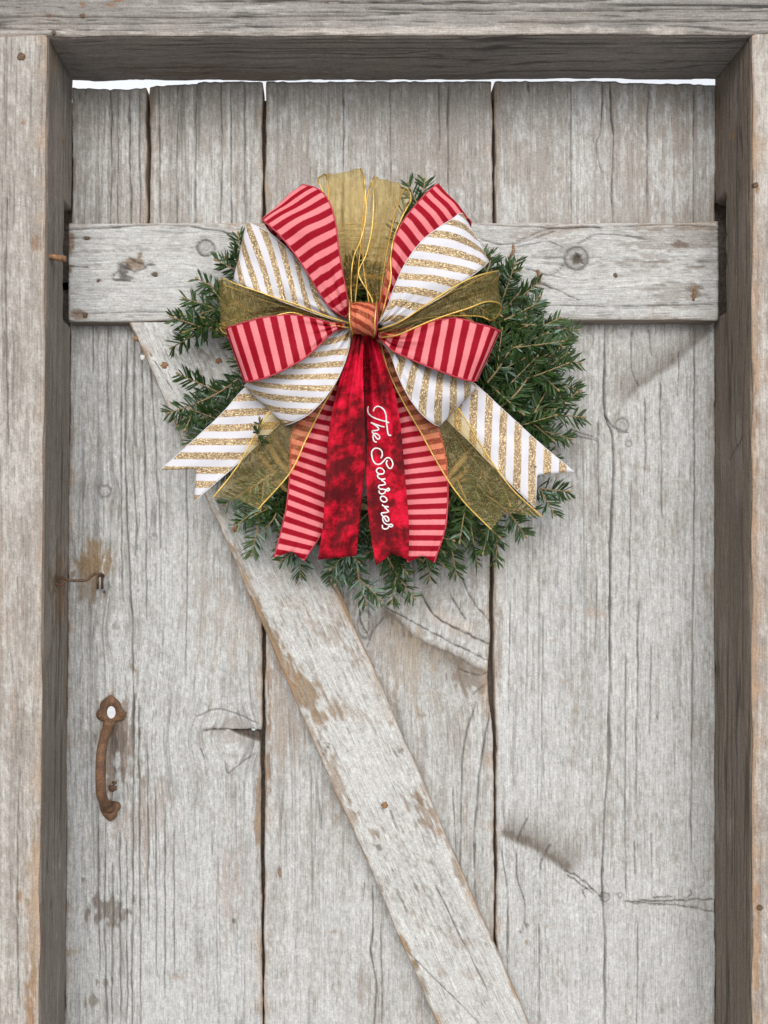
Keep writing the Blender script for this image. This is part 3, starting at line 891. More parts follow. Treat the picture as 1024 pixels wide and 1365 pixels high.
rail = board('rail', door, rail_map, np.linspace(0, 1, 100), spaced(92, 957, 3.0), rail_place, 20.0,
             dict(seed=300, speckle=.45, paintcol=PAINT * 1.05, paint=lambda A, L: .70 + .10 * sst(400, 250, L) + .08 * sst(330, 400, A), lines=.5, blotch=.3, edgewear=.5,
                  knots=[(331, 275, 10.5, 11, .8), (345, 768, 15, 15, .75, 10), (356, 180, 6, 14, .5)],
                  cracks=[([(306, 92), (303, 160), (300, 230), (310, 300), (318, 320)], .7, 1.6), ([(318, 92), (317, 120)], .6, 1.4), ([(354, 92), (356, 118)], .7, 1.8), ([(322, 690), (305, 735), (303, 800)], .5, 1.2),
                          ([(318, 640), (326, 665), (322, 700), (308, 740)], .6, 1.5), ([(330, 690), (322, 730), (330, 750)], .5, 1.2), ([(358, 700), (366, 735), (352, 752)], .5, 1.1), ([(318, 860), (312, 800), (325, 770)], .5, 1.1),
                          ([(378, 720), (388, 745), (400, 770)], .5, 1.1), ([(385, 735), (372, 715)], .5, 1.1), ([(300, 640), (304, 760), (300, 900), (303, 955)], .5, 1.2), ([(346, 768), (340, 772), (350, 777)], 2.2, 4),
                          ([(418, 100), (416, 240)], .3, .8), ([(405, 640), (408, 800), (406, 950)], .3, .8), ([(360, 160), (372, 150), (375, 175)], .9, 2.0), ([(345, 172), (352, 190)], .8, 2)],
                  patches=[(351, 182, 10, 16, 0, (0.22, 0.14, 0.08), .9, 1.0), (362, 165, 12, 9, .4, (0.07, 0.06, 0.055), .95, .9), (372, 166, 8, 16, 0, (0.09, 0.08, 0.07), .9, 1.1), (341, 187, 5, 6, .5, (0.16, 0.09, 0.05), .95, .6),
                           (353, 200, 3, 7, 0, (0.05, 0.045, 0.04), .9, .7), (318, 116, 3, 6, 0, (0.05, 0.04, 0.035), 1, .3), (366, 207, 3, 5, 0, (0.07, 0.05, 0.04), 1, .4), (374, 132, 3, 3, 0, (0.08, 0.06, 0.05), 1, .3),
                           (325, 95, 16, 5, 0, (0.2, 0.12, 0.065), .9, .6), (420, 105, 7, 12, 0, (0.17, 0.10, 0.06), .9, .7), (360, 94, 8, 4, 0, (0.2, 0.12, 0.06), .9, .4), (300, 880, 6, 90, 0, (0.25, 0.19, 0.14), .6, 1.2),
                           (318, 900, 24, 50, .4, (0.21, 0.175, 0.15), .5, 1.5), (390, 905, 26, 40, 0, (0.2, 0.17, 0.14), .5, 1.6), (325, 905, 5, 9, 0, (0.12, 0.08, 0.06), .8, .8), (310, 740, 12, 60, .1, (0.3, 0.26, 0.225), .6, 1.2),
                           (386, 926, 9, 10, 0, (0.12, 0.085, 0.06), .7, .9), (372, 720, 9, 14, .3, (0.26, 0.22, 0.19), .6, 1.0), (302, 400, 6, 120, 0, (0.3, 0.26, 0.22), .5, 1.2)]),
             label='pale horizontal rail with a dark knot and rusty nails')

# the diagonal brace under it
TB = 0.019
BA = math.atan2(583 - 173, 1365 - 430)
ca, sa = math.cos(BA), math.sin(BA)
BW = 122.5 * ca


def brace_px(A, L):
    """A from the left arris, L down the board from its upper left corner"""
    return 173 + A * ca + L * sa, 430 - A * sa + L * ca


def brace_place(A, L, H):
    px, py = brace_px(A, L)
    t = TB + H / 1000.0
    k = 1 - TB
    return (PX0 - 512 + (px - PX0) * k) / 1000.0, -t, ZB + (1365 - PY0 - (py - PY0) * k) / 1000.0


BLEN = 1700.0


def brace_map(S, L):
    f0 = 0 + 1.1 * (vn(L / 50, 0 * L, 401) - .5) * 2 + .5 * (vn(L / 9, 0 * L, 403) - .5)
    f1 = BW + 1.1 * (vn(L / 50, 0 * L, 402) - .5) * 2
    a = f0 + (f1 - f0) * S
    # upper end cut level against the rail
    l0 = a * math.tan(BA)
    return a, L + (1 - np.clip(L / 120.0, 0, 1)) * l0


def bl(px, py):
    """photo point -> brace coordinates"""
    dx, dy = px - 173, py - 430
    return (dx * ca - dy * sa, dx * sa + dy * ca)


def blp(*pts):
    return [bl(*p) for p in pts]


brace = board('brace', door, brace_map, np.linspace(0, 1, 92), spaced(0, BLEN, 3.2, 0, 1040, 20), brace_place, 18.5,
              dict(seed=400, speckle=.8, paint=lambda A, L: .80 + .08 * sst(600, 1000, L), lines=.35, blotch=.5, edgewear=1.0, cover=.92, paintcol=PAINT * 1.06, wood=(np.array((0.20, 0.17, 0.14)), np.array((0.33, 0.29, 0.25))),
                   cracks=[(blp((455, 800), (490, 870), (535, 960), (560, 1010)), .9, 2.2), (blp((440, 775), (465, 815)), .7, 1.8), (blp((580, 1180), (625, 1270), (650, 1320)), .5, 1.2),
                           (blp((545, 1270), (640, 1365), (660, 1400)), .3, .9), (blp((520, 1080), (528, 1102)), 1.0, 1.8, (0.16, 0.13, 0.1)), (blp((530, 1190), (541, 1215)), .8, 1.4, (0.16, 0.13, 0.1)),
                           (blp((425, 1015), (440, 990)), .4, .9), (blp((525, 1000), (530, 1008)), .8, 1.5), (blp((200, 470), (230, 520)), .4, 1.), (blp((282, 500), (300, 560)), .3, .8)],
                   patches=[(*bl(368, 870), 20, 80, .1, (0.195, 0.138, 0.085), .97, .75), (*bl(404, 925), 30, 38, 0, (0.215, 0.15, 0.092), .97, .5), (*bl(428, 955), 34, 12, .15, (0.23, 0.16, 0.10), .9, .6),
                            (*bl(352, 838), 10, 50, .0, (0.2, 0.14, 0.09), .85, 1.0), (*bl(445, 850), 40, 10, 1.1, (0.26, 0.20, 0.15), .6, 1.3), (*bl(470, 950), 40, 10, .9, (0.26, 0.2, 0.15), .5, 1.4),
                            (*bl(570, 1085), 22, 26, .2, (0.22, 0.155, 0.105), .8, 1.3), (*bl(555, 1063), 16, 5, 1.0, (0.21, 0.145, 0.1), .85, .9), (*bl(585, 1107), 6, 12, 0, (0.22, 0.13, 0.065), .9, .7),
                            (*bl(505, 1107), 12, 8, .5, (0.21, 0.15, 0.1), .7, 1.2), (*bl(460, 1080), 14, 40, 0, (0.28, 0.215, 0.16), .6, 1.4), (*bl(450, 1045), 10, 50, 0, (0.24, 0.18, 0.13), .7, 1.2),
                            (*bl(605, 1250), 50, 10, .9, (0.27, 0.22, 0.18), .55, 1.5), (*bl(620, 1298), 40, 7, .6, (0.29, 0.24, 0.2), .5, 1.5), (*bl(537, 1255), 6, 16, 0, (0.22, 0.14, 0.07), .9, .8),
                            (*bl(552, 1287), 5, 8, 0, (0.2, 0.14, 0.08), .9, .8), (*bl(565, 1315), 8, 12, 0, (0.2, 0.15, 0.09), .8, 1.), (*bl(648, 1225), 6, 70, 0, (0.24, 0.165, 0.11), .8, 1.2), (*bl(658, 1252), 6, 12, 0, (0.3, 0.17, 0.07), .9, .6),
                            (*bl(610, 1160), 5, 60, 0, (0.22, 0.16, 0.11), .8, 1.2), (*bl(684, 1318), 6, 40, 0, (0.25, 0.16, 0.09), .85, 1.0), (*bl(523, 1159), 2.2, 2.2, 0, (0.05, 0.045, 0.04), .95, 0), (*bl(505, 1130), 4, 4, 0, (0.13, 0.11, 0.09), .8, .8),
                            (*bl(553, 1182), 5, 6, .5, (0.17, 0.12, 0.08), .8, 1.), (*bl(536, 1000), 5, 5, 0, (0.16, 0.12, 0.09), .8, .9), (*bl(180, 450), 5, 20, 0, (0.24, 0.15, 0.07), .9, .7), (*bl(470, 1112), 5, 24, 0, (0.22, 0.15, 0.09), .85, .9),
                            (*bl(330, 770), 6, 60, 0, (0.22, 0.155, 0.10), .7, 1.3), (*bl(400, 790), 40, 50, 0, (0.33, 0.28, 0.235), .4, 1.5)]),
              label='pale diagonal brace with brown bare patch along its edge', edgecol=(0.20, 0.125, 0.07))

# ---------------------------------------------------------------- the frame: posts and header, 90 mm in front of the boards
TF = 0.0915
KF = 1 - TF
frame = empty('door_frame', (0, -TF / 2, 0), 'rough grey timber door frame of two posts and a header around the plank door', 'door frame')
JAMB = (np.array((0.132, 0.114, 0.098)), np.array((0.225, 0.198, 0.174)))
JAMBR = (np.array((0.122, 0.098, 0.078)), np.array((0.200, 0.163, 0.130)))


def lx(py):
    """inner arris of the left post, mm from the lens axis, as seen at the boards"""
    return -347.0 - 11.0 * np.clip((py - 110) / 1255.0, 0, 1.6)


def rx(py):
    return 507.0 + 0 * py


def front_place(A, L, H):
    """A, L in mm from the lens axis (right, down)"""
    return (PX0 - 512 + A) / 1000.0, -(TF + H / 1000.0), ZB + (1365 - PY0 - L) / 1000.0


def bot(v):
    return 1389.0 - 0 * v     # mm below the lens axis where the posts meet the ground


HB0, HB1 = -616.0, -618.3      # underside of the header, left and right


def hdr_y(A):
    return HB0 + (HB1 - HB0) * (A + 347) / (507 + 347) + 0.9 * (vn(A / 45, 0 * A, 511) - .5) * 2


# left post: front face
def lp_map(S, L):
    yy = L + 726
    a1 = lx(yy) + 1.4 * (vn(L / 60, 0 * L, 521) - .5) * 2
    a0 = a1 - 175
    top = hdr_y(a0 + (a1 - a0) * S) + 1.0
    L = np.where(L < -560, L + (top + 614.0) * np.clip((-560 - L) / 54.0, 0, 1), L)
    return a0 + (a1 - a0) * S, L


post_sp = dict(seed=520, speckle=.5, paint=.60, lines=.6, blotch=.25, edgewear=.9, cover=.72, paintcol=PAINT * np.array((.98, .945, .905)),
               wood=(np.array((0.22, 0.195, 0.172)), np.array((0.34, 0.31, 0.28))),
               patches=[(-380 + 0, 425 - 0, 6, 12, 0, (0.24, 0.13, 0.06), .9, .7), (-364, 540, 6, 40, 0, (0.27, 0.16, 0.08), .85, .8), (-362, -365, 5, 10, 0, (0.21, 0.13, 0.08), .9, .6), (-363, 450, 7, 120, 0, (0.25, 0.17, 0.1), .7, 1.1),
                        (-375, -511, 4, 5, 0, (0.24, 0.1, 0.05), .9, .4), (-368, 560, 8, 30, 0, (0.25, 0.15, 0.08), .8, 1.0), (-400, 100, 16, 90, 0, (0.32, 0.24, 0.19), .4, 1.3)],
               cracks=[([(-395, -420), (-397, -300), (-394, -120)], .4, 1.1), ([(-380, 250), (-383, 420), (-381, 560)], .4, 1.1)])
left_post = board('post', frame, lp_map, spaced(0, 1, 1 / 110., .6, 1, 1 / 22.), spaced(-614, 1389, 4.0, -614, 650, 25), front_place, 1.5, post_sp, edge=2.2,
                  edgecol=(0.25, 0.185, 0.135), label='left post of the frame, pale and worn at its inner edge')


def side_board(name, parent, seed, afun, sign, notch, sp, label=None):
    """inner face of a post: across = depth, along = height"""
    d = spaced(2.0, TF * 1000 - 1.0, 1.6)

    def smap(S, L):
        return S, L

    def place(D, L, H):
        a = afun(L + 726) + sign * (H + 0.0)
        n = (sst(notch[0] - 3, notch[0] + 3, L) * (1 - sst(notch[1] - 3, notch[1] + 10, L)) * (1 - sst(notch[2] - 2.5, notch[2] + 2.5, D + 3 * (vn(L / 16, 0 * L, seed) - .5))))
        a = a - sign * 24.0 * n
        return (PX0 - 512 + a) / 1000.0, -D / 1000.0, ZB + (1365 - PY0 - L) / 1000.0
    sp['seed'] = seed
    return board(name, parent, smap, d, spaced(-618, 1389, 3.4, -618, 650, 25), place, 175 if sign > 0 else 175, sp, edge=1.2, label=label)


NL0, NL1 = 285 - 726, 428 - 726
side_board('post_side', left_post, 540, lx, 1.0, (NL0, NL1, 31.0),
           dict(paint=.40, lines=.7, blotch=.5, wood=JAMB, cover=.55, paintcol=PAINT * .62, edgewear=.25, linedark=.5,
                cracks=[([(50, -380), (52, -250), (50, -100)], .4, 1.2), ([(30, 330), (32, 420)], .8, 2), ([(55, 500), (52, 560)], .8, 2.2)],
                patches=[(40, 45, 26, 60, 0, (0.155, 0.10, 0.055), .85, 1.0), (4, 100, 6, 420, 0, (0.20, 0.125, 0.06), .7, 1.1), (60, 55, 14, 40, 0, (0.12, 0.085, 0.055), .7, 1.2),
                         (40, -516, 6, 6, 0, (0.24, 0.13, 0.06), .9, .5), (75, -600, 12, 30, 0, (0.22, 0.13, 0.06), .5, .8), (2, -470, 5, 120, 0, (0.20, 0.12, 0.06), .8, .7)]))


# right post
def rp_map(S, L):
    yy = L + 726
    a0 = rx(yy) + 1.4 * (vn(L / 60, 0 * L, 551) - .5) * 2
    top = hdr_y(a0 + 175 * S) + 1.0
    L = np.where(L < -560, L + (top + 618.0) * np.clip((-560 - L) / 58.0, 0, 1), L)
    return a0 + 175 * S, L


right_post = board('post', frame, rp_map, spaced(0, 1, 1 / 110., 0, .35, 1 / 22.), spaced(-618, 1389, 4.0, -618, 650, 25), front_place, 1.5,
                   dict(seed=550, speckle=.5, paint=.58, lines=.55, blotch=.3, edgewear=1.1, cover=.75, paintcol=PAINT * np.array((.98, .93, .88)), wood=(np.array((0.23, 0.195, 0.168)), np.array((0.345, 0.305, 0.27))),
                        patches=[(512, -250, 4, 120, 0, (0.24, 0.165, 0.11), .7, 1.3), (510, 100, 3.5, 260, 0, (0.24, 0.155, 0.09), .7, 1.2), (512, 440, 3, 4, 0, (0.12, 0.05, 0.03), .9, .3), (511, 480, 5, 60, 0, (0.28, 0.16, 0.08), .8, 1.0),
                                 (512, -430, 4, 5, 0, (0.2, 0.1, 0.05), .9, .4)]), edge=2.2, edgecol=(0.24, 0.165, 0.11),
                   label='right post of the frame with a brown worn edge')
NR0, NR1 = 276 - 726, 418 - 726
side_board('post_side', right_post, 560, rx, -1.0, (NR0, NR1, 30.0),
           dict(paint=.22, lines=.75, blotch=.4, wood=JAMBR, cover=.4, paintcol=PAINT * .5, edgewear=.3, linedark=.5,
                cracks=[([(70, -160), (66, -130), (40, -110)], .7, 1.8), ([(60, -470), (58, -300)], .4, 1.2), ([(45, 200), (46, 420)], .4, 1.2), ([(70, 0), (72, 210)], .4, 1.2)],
                patches=[(50, -518, 5, 6, 0, (0.25, 0.13, 0.06), .9, .5), (6, -560, 6, 60, 0, (0.16, 0.1, 0.06), .6, .8)]))


# header: front face and underside
def hd_map(S, L):
    b = hdr_y(L)
    return (b - 215) + 215 * S, L


header = board('header', frame, hd_map, spaced(0, 1, 1 / 150., .62, 1, 1 / 30.), spaced(-560, 720, 3.2, -450, 585, 20), lambda A, L, H: front_place(L, A, H), 1.5,
               dict(seed=570, paint=lambda A, L: .42 - .06 * sst(0, 300, L), lines=.9, blotch=.35, edgewear=.5, cover=.75, paintcol=PAINT * np.array((.92, .90, .87)), wood=(np.array((0.145, 0.135, 0.125)), np.array((0.30, 0.282, 0.262))),
                    linedark=.75, patches=[(-700 + 40, -262, 5, 7, 0, (0.2, 0.1, 0.05), .9, .7), (-652, -270, 5, 12, 0, (0.19, 0.11, 0.06), .9, .8), (-640, -345, 3, 4, 0, (0.2, 0.08, 0.04), .9, .4), (-654, -305, 4, 4, 0, (0.2, 0.1, 0.05), .9, .6),
                                           (-622, 100, 4, 260, 0, (0.5, 0.46, 0.42), .6, 1.2)],
                    cracks=[([(-640, -445), (-638, -200), (-641, 80)], .5, 1.4), ([(-658, -100), (-655, 120), (-659, 330)], .7, 1.8), ([(-648, 40), (-646, 300), (-650, 560)], .7, 1.8), ([(-672, 100), (-668, 400)], .6, 1.6), ([(-632, 200), (-634, 560)], .6, 1.5),
                            ([(-630, -420), (-631, -100)], .4, 1.1)]), edge=2.2, edgecol=(0.36, 0.32, 0.28), label='header beam laid across the top of both posts')


def under_place(D, L, H):
    z = hdr_y(L) + H          # L: mm right of the axis
    return (PX0 - 512 + L) / 1000.0, -D / 1000.0, ZB + (1365 - PY0 - z) / 1000.0


board('header_underside', header, lambda S, L: (S, L), spaced(3.0, TF * 1000 - 1, 1.5), spaced(-352, 512, 3.2), under_place, 200,
      dict(seed=580, paint=.30, lines=.7, blotch=.5, wood=(np.array((0.19, 0.17, 0.155)), np.array((0.30, 0.272, 0.248))), cover=.4, paintcol=PAINT * .7, edgewear=.3, linedark=.55,
           cracks=[([(60, -50), (56, 60), (62, 120)], .5, 1.3), ([(30, -300), (32, -50)], .4, 1.1), ([(20, 200), (22, 420)], .5, 1.2)],
           patches=[(15, -120, 14, 160, 0, (0.19, 0.13, 0.09), .5, 1.2), (70, -310, 12, 50, 0, (0.28, 0.25, 0.22), .5, 1.1)]), edge=1.2)


# ---------------------------------------------------------------- nails
def nail_mesh(name, mat, r=.0038, hgt=.0016, seed=0):
    rng = np.random.RandomState(seed)
    mb = MB()
    n = 12
    ang = np.linspace(0, 2 * np.pi, n, endpoint=False)
    rr = r * (1 + .12 * rng.randn(n))
    rows = []
    for f, y in ((1.0, .002), (1.0, -hgt * .5), (.8, -hgt), (.35, -hgt * 1.15)):
        rows.append(np.stack([rr * f * np.cos(ang), np.full(n, y), rr * f * np.sin(ang)], -1))
    v = np.vstack(rows + [np.array([[0, -hgt * 1.1, 0]])])
    fs = []
    for k in range(3):
        for j in range(n):
            fs.append([k * n + j, k * n + (j + 1) % n, (k + 1) * n + (j + 1) % n, (k + 1) * n + j])
    for j in range(n):
        fs.append([3 * n + j, 3 * n + (j + 1) % n, 4 * n])
    mb.add(v, fs)
    o = mb.build(name, mat)
    return o


def place_nails(proto, spots, parent, t):
    first = True
    for (px, py, s, rot) in spots:
        o = proto if first else proto.copy()
        if not first:
            COL.objects.link(o)
        first = False
        o.location = P(px, py, t)
        o.rotation_euler = (0, rot, 0)
        o.scale = (s, s, s)
        o.parent = parent
        o.matrix_parent_inverse = parent.matrix_world.inverted()


bpy.context.view_layer.update()
place_nails(nail_mesh('nail', M_NAIL, .0046, .0016, 1), [(219.5, 487, 1.05, 0), (315, 705, 1.1, 1), (513, 1073, 1.0, 2), (292, 481, .9, .5), (181, 451, .8, 1)], brace, TB + .0005)
place_nails(nail_mesh('nail', M_PALE, .0042, .0008, 2), [(205, 478, .9, 0), (190, 476, .8, 1), (221, 462, .8, 2)], brace, TB + .0005)
place_nails(nail_mesh('nail', M_RUSTD, .0030, .0012, 3), [(116, 318, 1, 0), (207, 366, 1, 1), (114, 420, 1.2, 2), (820, 367, 1.1, 1), (131, 375, .7, 0)], rail, TR + .0005)


def bent_nail(pts, r, parent, mat=M_NAIL):
    mb = MB()
    mb.tube(smooth_path([P(*p) for p in pts], 10), np.linspace(r, r * .8, 10), 8)
    o = mb.build('bent_nail', mat, parent)
    return o


bent_nail([(684, 327, TR), (685, 334, TR + .004), (681, 341, TR + .003), (680, 344, TR)], .0019, rail)
bent_nail([(717, 361, TR), (719, 369, TR + .005), (719, 377, TR + .001)], .0022, rail)
bent_nail([(926, 382, TR - .001), (926, 391, TR + .003), (924, 401, TR)], .0020, rail)
place_nails(nail_mesh('nail', M_RUSTD, .0042, .0012, 4), [(28.5, 76, 1.25, 0)], left_post, TF + .0005)
place_nails(nail_mesh('nail', M_RUSTD, .0034, .0012, 5), [(1007, 247, 1, 0), (1013, 1210, 1., 1)], right_post, TF + .0005)
place_nails(nail_mesh('nail', M_RUSTD, .0030, .0012, 6), [(110, 21, 1.0, 0), (72, 43, .9, 1)], header, TF + .0005)

# rusty bolt that sticks out of the left post
pw = lambda px, py, t: np.array(P(px, py, t))
mb = MB()
b0, b1 = pw(60, 341, .080), pw(88, 345.5, .0785)
path = np.array([b0 + (b1 - b0) * f for f in np.linspace(0, 1, 22)])
rng = np.random.RandomState(5)
mb.tube(path, .0034 + .0005 * np.sin(np.arange(22) * 2.2) + .0003 * rng.randn(22) + np.linspace(0, .0006, 22), 10)
mb.build('bolt', M_NAIL, left_post)

# ---------------------------------------------------------------- pull handle (part of the door)
handle = bpy.data.objects.new('pull_handle', None)
COL.objects.link(handle)
handle.location = P(147, 1010, 0)
handle.parent = door
handle.matrix_parent_inverse = door.matrix_world.inverted()
handle['label'] = 'rusty cast iron pull handle'
bpy.context.view_layer.update()


def plate(outline, t0, t1, hole=None, name='plate', dome=.0012):
    """cast plate: outline in px, a hole ring if given, domed face"""
    out = np.asarray(outline, float)
    n = len(out)
    m = 64
    out = cr(np.vstack([out, out[:1]]), np.linspace(0, n, m, endpoint=False))
    cx, cy = out.mean(0)
    if hole is not None:
        hx, hy, ra, rb = hole
        ang = np.arctan2(out[:, 1] - hy, out[:, 0] - hx)
        inn = np.stack([hx + ra * np.cos(ang), hy + rb * np.sin(ang)], -1)
    else:
        inn = np.stack([cx + (out[:, 0] - cx) * .12, cy + (out[:, 1] - cy) * .12], -1)
    rows = []
    rings = [(0.0, t0), (0.0, t1 - .0012), (.10, t1), (.35, t1 + dome), (.65, t1 + dome), (.92, t1), (1.0, t1 - .001), (1.0, t0 - (0.024 if hole is not None else -.001))]
    V = []
    for f, t in rings:
        p = out + (inn - out) * f
        bumpy = .0005 * (vn(p[:, 0] / 4, p[:, 1] / 4, 77) - .5) if t > t0 else 0
        V.append(np.array([P(x, y, t + (bumpy[i] if np.ndim(bumpy) else 0)) for i, (x, y) in enumerate(p)]))
    V = np.vstack(V)
    F = []
    for k in range(len(rings) - 1):
        for j in range(m):
            F.append([k * m + j, k * m + (j + 1) % m, (k + 1) * m + (j + 1) % m, (k + 1) * m + j])
    if hole is None:
        F.append([(len(rings) - 1) * m + j for j in range(m)][::-1])
    return mesh_obj(name, V, F, M_RUST, handle)


plate([(147.5, 926), (155, 931), (161, 938), (163, 946), (168, 949), (167.5, 956), (162, 961), (155, 962), (150, 965), (144, 965), (138, 962), (131, 959), (128, 953), (130, 947), (133, 944), (134, 937), (140, 931)], 0.0, .0042, (148.5, 949.5, 5.6, 8.2), 'top_plate')
plate([(146, 1095), (140, 1090), (135, 1083), (133, 1077), (133, 1070), (138, 1066), (146, 1068), (154, 1068), (160, 1071), (161, 1077), (157, 1082), (156, 1088), (151, 1093)], 0.0, .0045, None, 'bottom_plate', .0022)
gp = [(147.5, 960, .004), (147, 967, .008), (146, 976, .020), (145.5, 990, .031), (145.5, 1010, .036), (145.5, 1030, .036), (145.5, 1048, .033), (146, 1062, .022), (146.5, 1070, .010), (146.5, 1076, .005)]
path = smooth_path([(x + 0 * t, y, t) for x, y, t in gp], 44)
wpath = np.array([((x - 512) / 1000, -t, ZB + (1365 - y) / 1000) for x, y, t in path])
wr = np.interp(np.linspace(0, 1, 44), [0, .08, .25, .5, .75, .92, 1], [.0085, .0078, .0062, .0066, .0064, .0072, .009])
mb = MB()
mb.tube(wpath, wr, 14, flat=.7)
mb.build('grip', M_RUST, handle)
for (sx, sy) in ((133, 954), (162, 953), (146, 1080)):
    mb = MB()
    mb.tube([P(sx, sy, .003), P(sx, sy, .0058), P(sx, sy, .0066)], np.array([.0026, .0026, .0014]), 10)
    mb.build('screw', M_RUST, handle)
# lower screw hole of an older fitting beside the grip, dark and chipped
place_nails(nail_mesh('nail', M_RUSTD, .0050, .0020, 8), [(151, 1050, 1.0, 0), (153, 1043, .6, 0)], door, .0005)

# ---------------------------------------------------------------- hook latch
latch = empty('hook_latch', P(78, 775, .045), 'rusty hook and eye latch reaching from the left post to the door', 'latch')
mb = MB()
eye = []
for a in np.linspace(0, 2 * np.pi, 26):
    eye.append(np.array(P(80, 774.5, .046)) + np.array([.0062 * math.cos(a), .0015 * math.sin(a), .0052 * math.sin(a)]))
mb.tube(eye, .0016, 8)
mb.tube([P(69, 774, .052), P(74, 774, .047), P(76, 774.5, .046)], .0021, 8)
mb.build('screw_eye', M_RUST, latch)
mb = MB()
hp = [(74, 776, .047), (75, 771, .049), (84, 770.5, .048), (92, 773.5, .045), (104, 774, .040), (116, 773, .034), (121, 768.5, .032), (127, 764.5, .030), (134, 765, .026), (138, 767.5, .018), (137, 770, .012)]
mb.tube(smooth_path([P(*p) for p in hp], 50), np.interp(np.linspace(0, 1, 50), [0, .2, .8, 1], [.0014, .0017, .0021, .0016]), 8)
mb.build('hook', M_RUSTD, latch)
mb = MB()
mb.tube(smooth_path([P(130.5, 784, -.002), P(130.5, 783, .014), P(130.5, 776, .021), P(131, 769, .020), P(136, 768, .018), P(136.5, 777, .013), P(136.5, 783, .004), P(136.5, 784, -.002)], 40), .0017, 8)
mb.build('staple', M_RUSTD, latch)

# ---------------------------------------------------------------- fir wreath
wreath = empty('fir_wreath', P(500, 526, .035), 'round green fir wreath hanging on the plank door behind the bow', 'wreath')
WC = np.array(P(500, 528, .035))
ring_mb = MB()
for k in range(7):
    th = np.linspace(0, 2 * np.pi, 90)
    R = .150 + .012 * math.cos(k * 2.1) + .006 * np.sin(th * 5 + k)
    pts = np.stack([WC[0] + R * np.cos(th), WC[1] + .013 * math.sin(k * 2.1) + .005 * np.cos(th * 7 + k), WC[2] + R * np.sin(th)], -1)
    ring_mb.tube(pts, .0042, 6)
ring_mb.build('branch_ring', M_TWIG, wreath)

G_DARK, G_MID, G_SILV, G_YEL = np.array((0.007, 0.020, 0.005)), np.array((0.022, 0.048, 0.009)), np.array((0.100, 0.150, 0.115)), np.array((0.060, 0.095, 0.022))


def norm(v):
    return v / (np.linalg.norm(v, axis=-1, keepdims=True) + 1e-12)


def needles_for(path, rng, length, facing, silver, first=0.0, density=1.0):
    """flat two-ranked needles along a twig path; returns verts, cols"""
    seg = np.linalg.norm(np.diff(path, axis=0), axis=1)
    cum = np.concatenate([[0], np.cumsum(seg)])
    tot = cum[-1]
    n = max(6, int(tot / .00132 * density))
    d = first * tot + (1 - first) * tot * np.sort(rng.rand(n)) ** .97
    base = np.stack([np.interp(d, cum, path[:, k]) for k in range(3)], -1)
    tan = norm(np.stack([np.interp(d, cum, np.gradient(path[:, k], cum)) for k in range(3)], -1))
    side_v = norm(np.cross(tan, facing))
    up = np.cross(side_v, tan)
    sgn = np.where(rng.rand(n) < .5, -1.0, 1.0)
    rem = (tot - d) / tot
    ang = np.radians(62 - 26 * np.exp(-(tot - d) / .012) + 9 * rng.randn(n))
    el = np.radians(rng.normal(10, 15, n))
    dirv = np.cos(ang)[:, None] * tan + np.sin(ang)[:, None] * (sgn[:, None] * np.cos(el)[:, None] * side_v - np.sin(el)[:, None] * up * -1.0)
    dirv = norm(dirv)
    ln = length * (0.72 + .38 * rng.rand(n)) * (0.72 + .28 * np.minimum(1, (tot - d) / .02 + .2)) * np.minimum(1, d / .012 + .55)
    wd = .00125 * (0.8 + .4 * rng.rand(n))
    nr = norm(up + .45 * rng.randn(n, 3))
    w = norm(np.cross(dirv, nr))
    nr = np.cross(w, dirv)
    tipv = norm(dirv + .22 * tan + .10 * nr * rng.randn(n)[:, None])
    b = base
    mid = b + dirv * (ln * .72)[:, None]
    tip = mid + tipv * (ln * .28)[:, None]
    f = .00035
    V = np.stack([b - w * (wd * .8)[:, None], b - nr * f, b + w * (wd * .8)[:, None],
                  mid - w * wd[:, None], mid - nr * f, mid + w * wd[:, None], tip], 1)
    sv = rng.rand(n)
    c = G_DARK + (G_MID - G_DARK) * rng.rand(n)[:, None]
    c = np.where((sv < silver)[:, None], G_SILV * (.65 + .5 * rng.rand(n)[:, None]), c)
    yl = np.clip(1.0 - (tot - d) / .02, 0, 1) * .35 * rng.rand(n)
    c = c + (G_YEL - c) * yl[:, None]
    C = np.repeat(c[:, None, :], 7, 1)
    return V.reshape(-1, 3), C.reshape(-1, 3)


NF = np.array([[0, 1, 4, 3], [1, 2, 5, 4], [3, 4, 6, 6], [4, 5, 6, 6]])


